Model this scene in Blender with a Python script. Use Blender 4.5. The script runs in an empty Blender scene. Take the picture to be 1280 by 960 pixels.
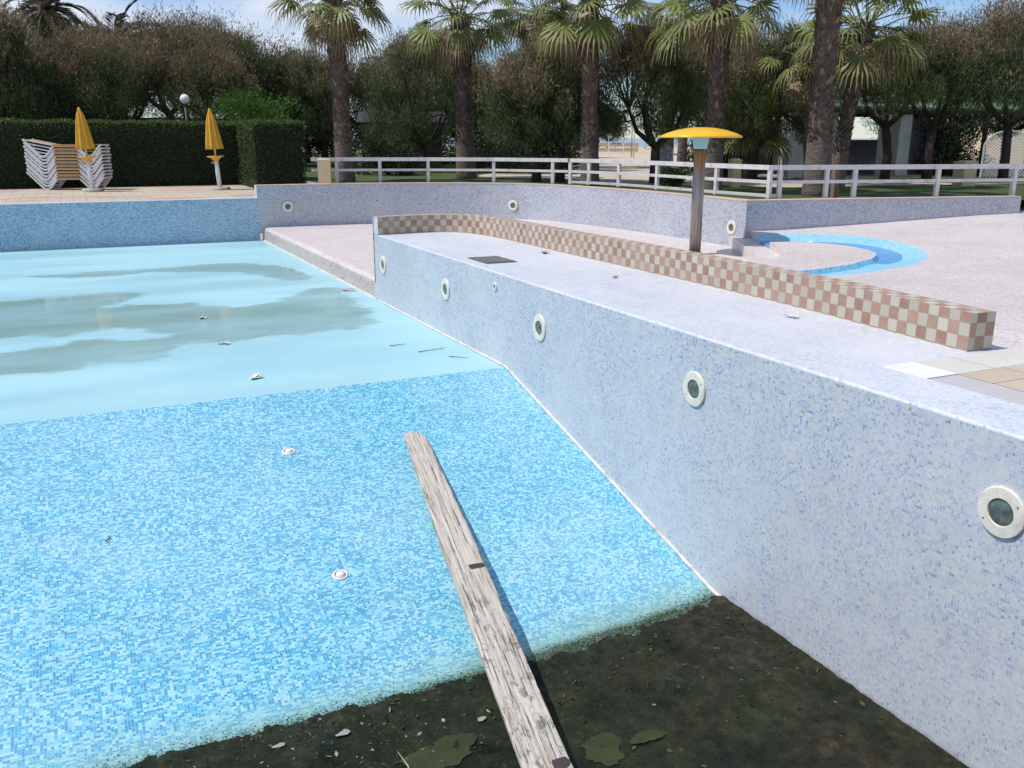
import bpy, math, random
import numpy as np
from mathutils import Vector, Matrix
R_ = math.radians
sc = bpy.context.scene
COL = sc.collection
random.seed(7); rng = np.random.default_rng(7)

# ------------------------------------------------------------------ mesh helpers
class MB:
    def __init__(s): s.v=[]; s.f=[]; s.uv=[]; s.mi=[]; s.sm=[]
    def face(s, pts, uv=None, mi=0, sm=False):
        b=len(s.v); s.v += [tuple(p) for p in pts]; s.f.append(tuple(range(b,b+len(pts))))
        s.uv.append(uv if uv is not None else [(p[0],p[1]) for p in pts]); s.mi.append(mi); s.sm.append(sm)
    def box(s, c, size, rz=0, rx=0, ry=0, mi=0, M=None, taper=1.0):
        if M is None: M = Matrix.Translation(Vector(c)) @ Matrix.Rotation(rz,4,'Z') @ Matrix.Rotation(ry,4,'Y') @ Matrix.Rotation(rx,4,'X')
        x,y,z=[k/2 for k in size]; b=len(s.v)
        for sx,sy,sz in ((-1,-1,-1),(1,-1,-1),(1,1,-1),(-1,1,-1),(-1,-1,1),(1,-1,1),(1,1,1),(-1,1,1)):
            t = taper if sz>0 else 1
            s.v.append(tuple(M @ Vector((sx*x*t,sy*y*t,sz*z))))
        for q,dims in (((0,3,2,1),(0,1)),((4,5,6,7),(0,1)),((0,1,5,4),(0,2)),((1,2,6,5),(1,2)),((2,3,7,6),(0,2)),((3,0,4,7),(1,2))):
            s.f.append(tuple(b+i for i in q)); a=size[dims[0]]; h=size[dims[1]]
            s.uv.append([(0,0),(a,0),(a,h),(0,h)]); s.mi.append(mi); s.sm.append(False)
    def beam(s, a, b, w, h, mi=0):
        a=Vector(a); b=Vector(b); d=b-a; L=d.length
        rz=math.atan2(d.y,d.x); ry=-math.asin(max(-1,min(1,d.z/L)))
        s.box((a+b)/2,(L,w,h),rz=rz,ry=ry,mi=mi)
    def tube(s, pts, rad, n=10, mi=0, caps=True):
        pts=[Vector(p) for p in pts]
        if not hasattr(rad,'__len__'): rad=[rad]*len(pts)
        b=len(s.v); ref=None; al=0
        for i,p in enumerate(pts):
            d=(pts[min(i+1,len(pts)-1)]-pts[max(i-1,0)]).normalized()
            if ref is None: ref = Vector((1,0,0)) if abs(d.x)<.9 else Vector((0,1,0))
            u=(ref-d*ref.dot(d)).normalized(); w=d.cross(u); ref=u
            for k in range(n):
                a=2*math.pi*k/n; s.v.append(tuple(p+(u*math.cos(a)+w*math.sin(a))*rad[i]))
        for i in range(len(pts)-1):
            for k in range(n):
                k2=(k+1)%n; s.f.append((b+i*n+k,b+i*n+k2,b+(i+1)*n+k2,b+(i+1)*n+k))
                s.uv.append([(k/n,i),((k+1)/n,i),((k+1)/n,i+1),(k/n,i+1)]); s.mi.append(mi); s.sm.append(True)
        if caps:
            s.f.append(tuple(b+k for k in range(n-1,-1,-1))); s.uv.append([(0,0)]*n); s.mi.append(mi); s.sm.append(False)
            e=b+(len(pts)-1)*n; s.f.append(tuple(e+k for k in range(n))); s.uv.append([(0,0)]*n); s.mi.append(mi); s.sm.append(False)
    def lathe(s, prof, n=32, M=None, mi=0, sm=True, wob=None):
        M=M or Matrix.Identity(4); b=len(s.v)
        for j,(r,z) in enumerate(prof):
            for k in range(n):
                a=2*math.pi*k/n; rr=r*(wob(a,j) if wob else 1); s.v.append(tuple(M@Vector((rr*math.cos(a),rr*math.sin(a),z))))
        for j in range(len(prof)-1):
            for k in range(n):
                k2=(k+1)%n; s.f.append((b+j*n+k,b+j*n+k2,b+(j+1)*n+k2,b+(j+1)*n+k))
                s.uv.append([(k/n,prof[j][1]),((k+1)/n,prof[j][1]),((k+1)/n,prof[j+1][1]),(k/n,prof[j+1][1])]); s.mi.append(mi); s.sm.append(sm)
    def build(s, name, mats, parent=None, merge=False):
        me=bpy.data.meshes.new(name); me.from_pydata(s.v,[],s.f); 
        if not isinstance(mats,(list,tuple)): mats=[mats]
        for m in mats: me.materials.append(m)
        uvl=me.uv_layers.new(name='UVMap'); flat=[c for f in s.uv for p in f for c in p]
        uvl.data.foreach_set('uv',flat); me.polygons.foreach_set('material_index',s.mi); me.polygons.foreach_set('use_smooth',s.sm)
        me.update(); return link(name,me,parent)
def link(name, me, parent=None):
    o=bpy.data.objects.new(name,me); COL.objects.link(o)
    if parent: o.parent=parent
    return o
def fastmesh(name, V, nper, mat, cols=None, parent=None, extra=None):
    """V: (N,nper,3) separate faces; cols (N,4)"""
    V=np.asarray(V,dtype=np.float32); N=V.shape[0]; me=bpy.data.meshes.new(name)
    me.vertices.add(N*nper); me.vertices.foreach_set('co',V.reshape(-1))
    me.loops.add(N*nper); me.loops.foreach_set('vertex_index',np.arange(N*nper,dtype=np.int32))
    me.polygons.add(N); me.polygons.foreach_set('loop_start',np.arange(0,N*nper,nper,dtype=np.int32))
    me.polygons.foreach_set('loop_total',np.full(N,nper,dtype=np.int32))
    if cols is not None:
        ca=me.color_attributes.new('Col','FLOAT_COLOR','POINT')
        c=np.asarray(cols,dtype=np.float32)
        if c.ndim==2: c=np.repeat(c[:,None,:],nper,1)
        ca.data.foreach_set('color',c.reshape(-1))
    me.materials.append(mat); me.update(calc_edges=True); return link(name,me,parent)
def tag(o,label=None,cat=None,group=None,kind=None):
    if label: o['label']=label
    if cat: o['category']=cat
    if group: o['group']=group
    if kind: o['kind']=kind
    return o
def empty(name, loc=(0,0,0), rz=0, rx=0, ry=0):
    o=bpy.data.objects.new(name,None); COL.objects.link(o); o.location=loc; o.rotation_euler=(rx,ry,rz); o.empty_display_size=.1; return o
def copy_tree(o, parent=None):
    c=o.copy(); COL.objects.link(c); c.parent=parent
    for ch in list(o.children): copy_tree(ch,c)
    return c
def tri_poly(pts, z):
    from mathutils.geometry import tessellate_polygon
    P=[Vector((p[0],p[1],0)) for p in pts]; return tessellate_polygon([P])
def poly_sheet(mb, pts, z, mi=0):
    zf = z if callable(z) else (lambda x,y:z)
    for t in tri_poly(pts,0):
        q=[(pts[i][0],pts[i][1],zf(pts[i][0],pts[i][1])) for i in t]
        n=(Vector(q[1])-Vector(q[0])).cross(Vector(q[2])-Vector(q[0]))
        if n.z<0: q=q[::-1]
        mb.face(q,mi=mi)
def catmull(P, n=6, closed=False):
    P=[np.array(p,float) for p in P]; out=[]; N=len(P)
    rngi = range(N) if closed else range(N-1)
    for i in rngi:
        if closed: p0,p1,p2,p3=P[i-1],P[i],P[(i+1)%N],P[(i+2)%N]
        else: p0,p1,p2,p3=P[max(i-1,0)],P[i],P[i+1],P[min(i+2,N-1)]
        for k in range(n):
            t=k/n; out.append(.5*((2*p1)+(-p0+p2)*t+(2*p0-5*p1+4*p2-p3)*t*t+(-p0+3*p1-3*p2+p3)*t**3))
    if not closed: out.append(P[-1])
    return out

def kites(P,D,Wd,ln,wd):
    """P base points, D unit directions, Wd side vectors; returns (N,4,3)"""
    tip=P+D*ln[:,None]; mid_=P+D*(ln*.45)[:,None]; a=mid_+Wd*wd[:,None]; b=mid_-Wd*wd[:,None]
    return np.stack([P,a,tip,b],1)
def unit(v): return v/np.maximum(np.linalg.norm(v,axis=1,keepdims=True),1e-6)
def side_of(D,rg): return unit(np.cross(D,rg.normal(size=D.shape)))
# ------------------------------------------------------------------ material helpers
class NT:
    def __init__(s,name):
        s.m=bpy.data.materials.new(name); s.m.use_nodes=True; s.t=s.m.node_tree; s.n=s.t.nodes; s.l=s.t.links
        s.b=s.n['Principled BSDF']
    def new(s,t,**k):
        o=s.n.new(t)
        for a,b in k.items(): setattr(o,a,b)
        return o
    def put(s,sock,v):
        if isinstance(v,bpy.types.NodeSocket): s.l.new(v,sock)
        elif v is not None: sock.default_value = v if not (isinstance(v,tuple) and len(v)==3 and sock.type=='RGBA') else (*v,1)
    def math(s,op,a,b=None,c=None,clamp=False):
        o=s.new('ShaderNodeMath',operation=op,use_clamp=clamp); s.put(o.inputs[0],a)
        if b is not None: s.put(o.inputs[1],b)
        if c is not None: s.put(o.inputs[2],c)
        return o.outputs[0]
    def vec(s,op,a,b=None):
        o=s.new('ShaderNodeVectorMath',operation=op); s.put(o.inputs[0],a)
        if b is not None: s.put(o.inputs[3] if op=='SCALE' else o.inputs[1],b)
        return o.outputs['Value'] if op in('LENGTH','DOT_PRODUCT','DISTANCE') else o.outputs[0]
    def coord(s,k='Object'): return s.new('ShaderNodeTexCoord').outputs[k]
    def noise(s,v,scale,detail=3,rough=.5,out='Fac'):
        o=s.new('ShaderNodeTexNoise'); s.put(o.inputs['Vector'],v); o.inputs['Scale'].default_value=scale; o.inputs['Detail'].default_value=detail; o.inputs['Roughness'].default_value=rough
        return o.outputs[out]
    def white(s,v,out='Value'):
        o=s.new('ShaderNodeTexWhiteNoise',noise_dimensions='3D'); s.put(o.inputs['Vector'],v); return o.outputs[out]
    def ramp(s,f,stops,interp='LINEAR'):
        o=s.new('ShaderNodeValToRGB'); s.put(o.inputs[0],f); r=o.color_ramp; r.interpolation=interp
        while len(r.elements)>1: r.elements.remove(r.elements[-1])
        for i,(p,c) in enumerate(stops):
            e=r.elements[0] if i==0 else r.elements.new(p); e.position=p; e.color=(*c,1) if len(c)==3 else c
        return o.outputs[0]
    def mix(s,f,a,b,mode='MIX'):
        o=s.new('ShaderNodeMix',data_type='RGBA',blend_type=mode); s.put(o.inputs[0],f); s.put(o.inputs[6],a); s.put(o.inputs[7],b); return o.outputs[2]
    def maprange(s,v,a,b,c=0,d=1):
        o=s.new('ShaderNodeMapRange'); s.put(o.inputs[0],v)
        for i,k in enumerate((a,b,c,d)): o.inputs[i+1].default_value=k
        return o.outputs[0]
    def bump(s,h,dist=.01,strength=.5):
        o=s.new('ShaderNodeBump'); s.put(o.inputs['Height'],h); o.inputs['Distance'].default_value=dist; o.inputs['Strength'].default_value=strength
        s.l.new(o.outputs[0],s.b.inputs['Normal'])
    def fin(s,col=None,rough=.6,metal=0,spec=None):
        s.put(s.b.inputs['Base Color'],col); s.put(s.b.inputs['Roughness'],rough); s.put(s.b.inputs['Metallic'],metal)
        if spec is not None: s.b.inputs['Specular IOR Level'].default_value=spec
        return s.m
def plain(name,col,rough=.6,metal=0,var=.12,scale=6,bump=0,dirt=None):
    m=NT(name); v=m.coord(); f=m.noise(v,scale,5,.6)
    lo=tuple(c*(1-var) for c in col); hi=tuple(min(1,c*(1+var)) for c in col)
    c=m.ramp(f,[(.25,lo),(.75,hi)])
    if dirt: c=m.mix(m.maprange(m.noise(v,scale*.6,6,.7),.5,.72),c,dirt)
    if bump: m.bump(m.noise(v,scale*8,4),.01,bump)
    return m.fin(c,rough,metal)
def leafmat(name,trans=.25,rough=.6,spec=.3):
    m=NT(name); a=m.new('ShaderNodeAttribute',attribute_name='Col'); m.fin(a.outputs['Color'],rough,spec=spec)
    t=m.new('ShaderNodeBsdfTranslucent'); m.l.new(a.outputs['Color'],t.inputs[0]); mx=m.new('ShaderNodeMixShader'); mx.inputs[0].default_value=trans
    m.l.new(m.b.outputs[0],mx.inputs[1]); m.l.new(t.outputs[0],mx.inputs[2]); m.l.new(mx.outputs[0],m.n['Material Output'].inputs[0]); return m.m
def mosaic(name, stops, pitch=.026, grout=(.6,.65,.68), gw=.10, low=.22, lowscale=1.3, rough=.28, tint=None, seed=0.0, cluster=.35, bleach=None, chips=False, gfade=1.0, foot=False):
    """small square glass tiles: random colour per tile (UV in metres), thin grout"""
    m=NT(name); uv=m.coord('UV'); sc_=m.vec('SCALE',uv,1/pitch); 
    cell=m.vec('FLOOR',sc_); cellp=m.vec('ADD',cell,(seed,seed*2,seed*3))
    r1=m.white(cellp); 
    # clustering: neighbouring tiles of a cast sheet tend to repeat
    c2=m.vec('FLOOR',m.vec('MULTIPLY',cellp,(.5,1,1))); r2=m.white(m.vec('ADD',c2,(31,7,3)))
    pick=m.math('GREATER_THAN',m.white(m.vec('ADD',cellp,(5,9,1))),cluster)
    r=m.math('ADD',m.math('MULTIPLY',r1,pick),m.math('MULTIPLY',r2,m.math('SUBTRACT',1,pick)))
    lf=m.noise(uv,lowscale,4,.6); r=m.math('ADD',r,m.math('MULTIPLY',m.math('SUBTRACT',lf,.5),low*2))
    r=m.math('MINIMUM',m.math('MAXIMUM',r,0.0),.999)
    col=m.ramp(r,stops,'CONSTANT')
    shade=m.white(m.vec('ADD',cellp,(77,3,8))); col=m.mix(m.maprange(shade,0,1,0,.22),col,(.9,.95,1.0),'MULTIPLY') if False else m.mix(.16,col,m.ramp(shade,[(0,(.35,.4,.45)),(1,(1,1,1))]),'MULTIPLY')
    sheet=m.white(m.vec('FLOOR',m.vec('SCALE',m.vec('ADD',uv,(seed*.1,seed*.07,0)),1/(pitch*15)))); col=m.mix(.11,col,m.ramp(sheet,[(0,(.25,.28,.32)),(1,(1,1,1))]),'MULTIPLY')
    fr=m.vec('FRACTION',sc_); sp=m.new('ShaderNodeSeparateXYZ'); m.l.new(fr,sp.inputs[0])
    gx=m.math('LESS_THAN',sp.outputs[0],gw); gy=m.math('LESS_THAN',sp.outputs[1],gw); g=m.math('MAXIMUM',gx,gy)
    big=m.noise(uv,.45,5,.6)
    col=m.mix(m.maprange(big,.35,.7,0,.16),col,(.83,.85,.84))
    if tint: col=m.mix(tint[1],col,tint[0])
    if bleach: # limescale bloom: patchy pale film
        col=m.mix(m.math('MULTIPLY',m.maprange(m.noise(uv,bleach[1],6,.65),.40,.68),bleach[2]),col,bleach[0])
    if foot:
        su=m.new('ShaderNodeSeparateXYZ'); m.l.new(uv,su.inputs[0]); uvy=su.outputs[0]
    if foot: # paler, scaled lower half and faint drip lines
        so=m.new('ShaderNodeSeparateXYZ'); m.l.new(m.coord('Object'),so.inputs[0])
        pal=m.math('MULTIPLY',m.maprange(so.outputs[2],-.35,-1.3,0,.22),m.maprange(m.noise(uv,2.0,5,.6),.3,.7,.5,1)); col=m.mix(pal,col,(.60,.62,.62))
        ft=m.math('MULTIPLY',m.maprange(m.math('ADD',so.outputs[2],m.math('MULTIPLY',m.noise(uv,7,6,.7),.12)),-1.985,-1.93,.85,0),m.maprange(uvy,4.6,5.5,1,0)); col=m.mix(ft,col,(.12,.10,.07))
        dr=m.math('MULTIPLY',m.maprange(m.noise(m.vec('MULTIPLY',uv,(9,.5,1)),1.2,4,.6),.56,.70,0,.22),m.maprange(so.outputs[2],-.9,-.05,0,1)); col=m.mix(dr,col,(.50,.50,.46))
    if chips:
        sv=m.new('ShaderNodeSeparateXYZ'); m.l.new(m.coord('Object'),sv.inputs[0])
        near=m.maprange(m.math('ABSOLUTE',m.math('SUBTRACT',sv.outputs[2],0.0)),.02,.05,1,0)
        nn=m.noise(m.coord('Object'),2.3,5,.6); ch=m.math('MULTIPLY',near,m.math('GREATER_THAN',nn,.64))
        col=m.mix(ch,col,(.62,.52,.38))
    gcol=m.mix(m.maprange(m.noise(uv,6,4),.4,.7),grout,tuple(c*.8 for c in grout))
    col=m.mix(m.math('MULTIPLY',g,gfade),col,gcol)
    m.bump(m.math('ADD',m.math('SUBTRACT',1,g),m.math('MULTIPLY',m.white(m.vec('ADD',cellp,(2,2,2))),.25)),.0012,.5)
    ro=m.math('ADD',rough,m.math('MULTIPLY',g,.4)); ro=m.math('ADD',ro,m.maprange(big,.3,.7,0,.15))
    m.fin(col,ro); return m

# ------------------------------------------------------------------ materials
PALE=(.36,.47,.55)
def wall_stops(b=1.0):
    return [(0,(.14*b,.19*b,.48*b)),(.035,(.27*b,.33*b,.56*b)),(.12,(.38*b,.44*b,.60*b)),(.30,(.47*b,.52*b,.60*b)),(.55,(.54*b,.58*b,.60*b)),(.84,(.61*b,.63*b,.61*b))]
M={}
M['wall']=mosaic('lilac_blue_mosaic',wall_stops(.97),pitch=.0195,gw=.13,grout=(.70,.69,.66),foot=True,low=.16,bleach=((.58,.62,.66),1.1,.55),chips=True).m
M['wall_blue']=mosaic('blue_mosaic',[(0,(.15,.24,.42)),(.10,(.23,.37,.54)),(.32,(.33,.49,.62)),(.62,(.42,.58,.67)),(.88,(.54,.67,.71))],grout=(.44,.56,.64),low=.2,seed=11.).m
M['wall_back']=mosaic('back_wall_mosaic',[(0,(.20,.23,.38)),(.06,(.32,.35,.47)),(.24,(.43,.45,.52)),(.55,(.50,.52,.55)),(.88,(.57,.58,.59))],grout=(.55,.55,.55),low=.2,seed=5.).m
M['ledge']=mosaic('ledge_mosaic',[(0,(.34,.42,.66)),(.04,(.45,.53,.70)),(.15,(.56,.62,.71)),(.45,(.64,.67,.71)),(.8,(.70,.71,.71))],pitch=.0215,grout=(.68,.68,.69),seed=3.,bleach=((.68,.68,.74),.7,.7)).m
M['pink']=mosaic('pink_mosaic',[(0,(.52,.37,.35)),(.08,(.63,.51,.48)),(.30,(.71,.62,.59)),(.62,(.75,.68,.65)),(.9,(.76,.73,.71))],pitch=.024,grout=(.68,.60,.58),seed=21.,low=.15).m
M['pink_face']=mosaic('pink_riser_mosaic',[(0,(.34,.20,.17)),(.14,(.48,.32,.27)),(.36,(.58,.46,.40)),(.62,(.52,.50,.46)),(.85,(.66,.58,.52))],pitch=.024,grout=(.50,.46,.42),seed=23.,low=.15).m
M['chan']=mosaic('bright_blue_mosaic',[(0,(.05,.27,.62)),(.3,(.07,.33,.70)),(.7,(.10,.38,.74)),(.92,(.18,.48,.80))],seed=31.,grout=(.12,.42,.72),low=.1).m
M['chan_edge']=mosaic('light_blue_mosaic',[(0,(.12,.45,.72)),(.2,(.22,.58,.80)),(.5,(.32,.68,.85)),(.85,(.42,.74,.88))],seed=33.,grout=(.36,.68,.82),low=.2).m
M['grout']=plain('white_grout',(.68,.68,.66),.8,var=.2,scale=14,dirt=(.35,.33,.27))

def slope_mat():
    m=mosaic('deep_blue_mosaic',[(0,(.02,.27,.53)),(.15,(.04,.37,.62)),(.34,(.09,.47,.67)),(.53,(.25,.60,.71)),(.81,(.38,.69,.74))],pitch=.0195,grout=(.32,.62,.71),gw=.11,low=.10,lowscale=3.0,cluster=.5,rough=.24)
    b=m.b.inputs['Base Color'].links[0].from_socket
    # algae tide mark just above the sludge
    ob=m.coord('Object'); sp=m.new('ShaderNodeSeparateXYZ'); m.l.new(ob,sp.inputs[0])
    n1=m.noise(ob,4.5,6,.65); n2=m.noise(ob,60,3,.6)
    xt=m.maprange(sp.outputs[0],1.5,4.33,0,.22)
    h=m.math('SUBTRACT',m.math('SUBTRACT',sp.outputs[1],xt),m.math('MULTIPLY',n1,.16))
    a=m.maprange(h,4.93,5.26,1,0); a=m.math('POWER',a,2.0)
    speck=m.math('GREATER_THAN',m.math('ADD',a,m.math('MULTIPLY',m.math('SUBTRACT',n2,.5),2.2)),.86)
    c=m.mix(m.math('MULTIPLY',a,.85),b,(.09,.16,.06)); c=m.mix(m.math('MULTIPLY',speck,.9),c,(.035,.05,.02))
    c=m.mix(m.math('MULTIPLY',m.maprange(h,5.02,5.34,.7,0),m.math('SUBTRACT',1,a,clamp=True)),c,m.mix(.5,c,(.30,.42,.26)))
    wash=m.maprange(m.noise(ob,1.2,5,.6),.5,.75,0,.12); c=m.mix(wash,c,(.6,.75,.8))
    m.l.new(c,m.b.inputs['Base Color']); return m.m
M['slope']=slope_mat()

def shallow_mat():
    m=NT('shallow_antislip_tile'); ob=m.coord('Object'); sp=m.new('ShaderNodeSeparateXYZ'); m.l.new(ob,sp.inputs[0])
    w=m.math('FRACT',m.math('MULTIPLY',sp.outputs[0],1/.03)); rib=m.math('ABSOLUTE',m.math('SUBTRACT',w,.5))
    jx=m.math('LESS_THAN',m.math('FRACT',m.math('MULTIPLY',sp.outputs[0],4.0)),.012); jy=m.math('LESS_THAN',m.math('FRACT',m.math('MULTIPLY',sp.outputs[1],8.0)),.02)
    col=m.ramp(m.noise(ob,.35,5,.55),[(.3,(.33,.58,.63)),(.7,(.39,.63,.66))])
    col=m.mix(m.maprange(m.noise(m.vec('MULTIPLY',ob,(.22,1.3,1)),1.0,5,.6),.50,.66,0,.40),col,(.25,.50,.62))   # dried tide lines
    sp2=m.math('GREATER_THAN',m.noise(ob,26,2,.5),.735); col=m.mix(m.math('MULTIPLY',sp2,.5),col,(.25,.36,.36))
    sc2=m.maprange(m.noise(m.vec('MULTIPLY',ob,(1,1.7,1)),2.6,7,.75),.62,.72,0,.35); col=m.mix(sc2,col,(.55,.68,.66))
    col=m.mix(m.math('MULTIPLY',m.math('MAXIMUM',jx,jy),.35),col,(.30,.55,.66))
    col=m.mix(m.math('MULTIPLY',m.math('LESS_THAN',rib,.12),.22),col,(.25,.5,.62))
    m.bump(rib,.0015,.35)
    return m.fin(col,m.maprange(m.noise(m.vec('MULTIPLY',ob,(.25,1,1)),.8,4,.6),.4,.62,.55,.28))
M['shallow']=shallow_mat()

def checker_mat():
    m=NT('checker_tile'); uv=m.coord('UV'); s=m.vec('SCALE',uv,1/.1); cell=m.vec('FLOOR',s); sp=m.new('ShaderNodeSeparateXYZ'); m.l.new(cell,sp.inputs[0])
    par=m.math('FLOORED_MODULO',m.math('ADD',sp.outputs[0],sp.outputs[1]),2.0); par=m.math('GREATER_THAN',par,.5)
    rn=m.white(cell)
    terra=m.ramp(rn,[(0,(.30,.165,.115)),(.5,(.37,.21,.15)),(1,(.43,.26,.19))]); cream=m.ramp(rn,[(0,(.42,.38,.29)),(1,(.54,.50,.40))])
    c=m.mix(par,terra,cream); c=m.mix(m.maprange(m.noise(m.coord('Object'),9,6,.7),.45,.7,0,.3),c,(.50,.44,.38))
    fr=m.vec('FRACTION',s); sf=m.new('ShaderNodeSeparateXYZ'); m.l.new(fr,sf.inputs[0])
    e=m.math('MINIMUM',m.math('MINIMUM',sf.outputs[0],m.math('SUBTRACT',1,sf.outputs[0])),m.math('MINIMUM',sf.outputs[1],m.math('SUBTRACT',1,sf.outputs[1])))
    g=m.math('LESS_THAN',e,.028); c=m.mix(g,c,(.34,.27,.22)); m.bump(m.math('SUBTRACT',1,g),.003,.6); return m.fin(c,.55)
M['checker']=checker_mat()

def paver_mat(name,c1,c2,mortar,sx,sy,off=.5,red=None,rough=.85,msize=.012):
    m=NT(name); ob=m.coord('Object'); b=m.new('ShaderNodeTexBrick'); m.l.new(ob,b.inputs['Vector']); b.offset=off
    b.inputs['Scale'].default_value=1; b.inputs['Brick Width'].default_value=sx; b.inputs['Row Height'].default_value=sy; b.inputs['Mortar Size'].default_value=msize
    b.inputs['Color1'].default_value=(*c1,1); b.inputs['Color2'].default_value=(*c2,1); b.inputs['Mortar'].default_value=(*mortar,1)
    c=m.mix(m.maprange(m.noise(ob,1.1,6,.65),.4,.75,0,.5),b.outputs[0],tuple(k*.72 for k in c1))
    if red: c=m.mix(m.maprange(m.noise(m.vec('MULTIPLY',ob,(.3,1,1)),1.3,2,.4),.56,.6,0,.75),c,red)
    c=m.mix(.25,c,m.ramp(m.noise(ob,30,4,.7),[(.3,(.5,.5,.5)),(.7,(1,1,1))]),'MULTIPLY')
    m.bump(m.math('SUBTRACT',m.noise(ob,40,3),m.math('MULTIPLY',b.outputs[1],2.0)),.004,.4); return m.fin(c,rough)
M['deck_far']=paver_mat('beige_deck_pavers',(.52,.44,.34),(.58,.49,.39),(.30,.22,.17),.6,.30,red=(.42,.24,.18))
M['deck']=paver_mat('beige_stone_slabs',(.52,.43,.32),(.56,.47,.36),(.30,.26,.22),.62,.62,off=0,msize=.008)
M['marble']=paver_mat('pale_stone_border',(.62,.60,.54),(.66,.64,.58),(.35,.32,.28),1.1,3.0,off=0,msize=.006)
M['white_tile']=plain('white_glazed_tile',(.80,.80,.80),.35,var=.04)
M['stone_cope']=plain('peach_stone_coping',(.56,.42,.34),.75,var=.15,scale=5)
M['white_paint']=plain('weathered_white_paint',(.62,.60,.59),.55,var=.10,scale=7,bump=.2,dirt=(.42,.36,.32))
M['white_metal']=plain('white_plastic',(.74,.75,.76),.35,var=.04)
M['ring']=plain('cream_plastic_ring',(.78,.73,.62),.4,var=.06,scale=20,dirt=(.55,.52,.44))
M['lens']=None
m=NT('murky_glass_lens'); ob=m.coord(); c=m.ramp(m.noise(ob,14,5,.6),[(.35,(.05,.07,.065)),(.6,(.13,.17,.15)),(.8,(.35,.38,.34))]); m.fin(c,.12); M['lens']=m.m
m=NT('brushed_steel'); ob=m.coord(); c=m.ramp(m.noise(m.vec('MULTIPLY',ob,(9,9,.35)),2,5,.6),[(.3,(.22,.19,.16)),(.7,(.44,.40,.36))]); m.fin(c,m.maprange(m.noise(ob,12,4),.3,.7,.36,.55),.9); M['steel']=m.m
M['dark_metal']=plain('dark_metal',(.05,.05,.05),.5,var=.2)
M['yellow']=plain('yellow_fibreglass',(.80,.46,.015),.32,var=.08,scale=3)
M['cyan']=plain('pale_blue_plastic',(.26,.56,.66),.4,var=.06)
M['canvas']=plain('mustard_canvas',(.62,.33,.03),.8,var=.15,scale=4,bump=.2)
M['ochre']=plain('ochre_mesh_fabric',(.42,.25,.08),.8,var=.12,scale=12)
M['yellow_plastic']=plain('yellow_plastic_tray',(.72,.42,.03),.4,var=.06)
M['concrete']=plain('grey_concrete',(.40,.37,.32),.85,var=.2,scale=8,bump=.3,dirt=(.25,.22,.17))
M['cream_box']=plain('cream_painted_box',(.62,.48,.27),.6,var=.08,scale=5)
M['trunk']=plain('grey_brown_bark',(.075,.055,.042),.9,var=.4,scale=9,bump=.8)
M['bark_dark']=plain('dark_tamarisk_bark',(.045,.033,.026),.9,var=.4,scale=9,bump=.8)
M['leaf']=leafmat('leaf_foliage'); M['frond']=leafmat('palm_frond',.3,.5,.4)
M['core']=plain('dense_inner_twigs',(.018,.022,.012),.95,var=.3)
M['bench']=plain('brown_bench_wood',(.22,.14,.10),.8,var=.2)
M['sand']=plain('beach_sand',(.52,.40,.26),.95,var=.15,scale=.6)
M['roof_green']=plain('green_roof_sheet',(.13,.21,.15),.6,var=.12,scale=2)
M['fascia']=plain('brown_fascia',(.09,.045,.035),.7,var=.15)
M['cabin']=plain('white_cabin_boards',(.60,.60,.58),.7,var=.08,scale=2,dirt=(.45,.43,.40))
M['cabin_grey']=plain('grey_cabin_panel',(.13,.13,.15),.7,var=.1)  # grey darkened so that it carries the bath house's interior shade
M['hut']=plain('brown_hut_boards',(.12,.08,.06),.8,var=.2,scale=3)
M['hut_roof']=plain('grey_hut_roof',(.035,.035,.04),.8,var=.2)
m=NT('white_globe'); m.fin((.78,.78,.78),.3); M['globe']=m.m
m=NT('drain_bars'); m.fin((.62,.60,.60),.45); M['bars']=m.m
M['pit']=plain('dark_drain_channel',(.03,.028,.03),.9)
# wood of the plank
m=NT('weathered_plank_wood'); ob=m.coord(); st=m.vec('MULTIPLY',ob,(14,.55,3))
g=m.noise(st,3.0,8,.68); c=m.ramp(g,[(.26,(.17,.13,.095)),(.37,(.36,.31,.25)),(.52,(.53,.485,.42)),(.75,(.67,.64,.58))])
crack=m.maprange(m.noise(m.vec('MULTIPLY',ob,(26,.8,3)),2.4,8,.78),.56,.62); c=m.mix(m.math('MULTIPLY',crack,.9),c,(.07,.05,.035))
br=m.maprange(m.noise(m.vec('MULTIPLY',ob,(5,.6,1)),1.8,5,.6),.52,.66,0,.55); c=m.mix(br,c,(.33,.22,.15))
spy=m.new('ShaderNodeSeparateXYZ'); m.l.new(ob,spy.inputs[0])
mud=m.math('MULTIPLY',m.maprange(m.noise(m.vec('MULTIPLY',ob,(1,.5,1)),11,8,.8),.53,.60),m.maprange(spy.outputs[1],2.2,3.3,0,1)); c=m.mix(m.math('MULTIPLY',mud,.8),c,(.09,.09,.045))
m.bump(m.math('SUBTRACT',g,crack),.006,.9); m.fin(c,.85); M['plank']=m.m
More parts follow.
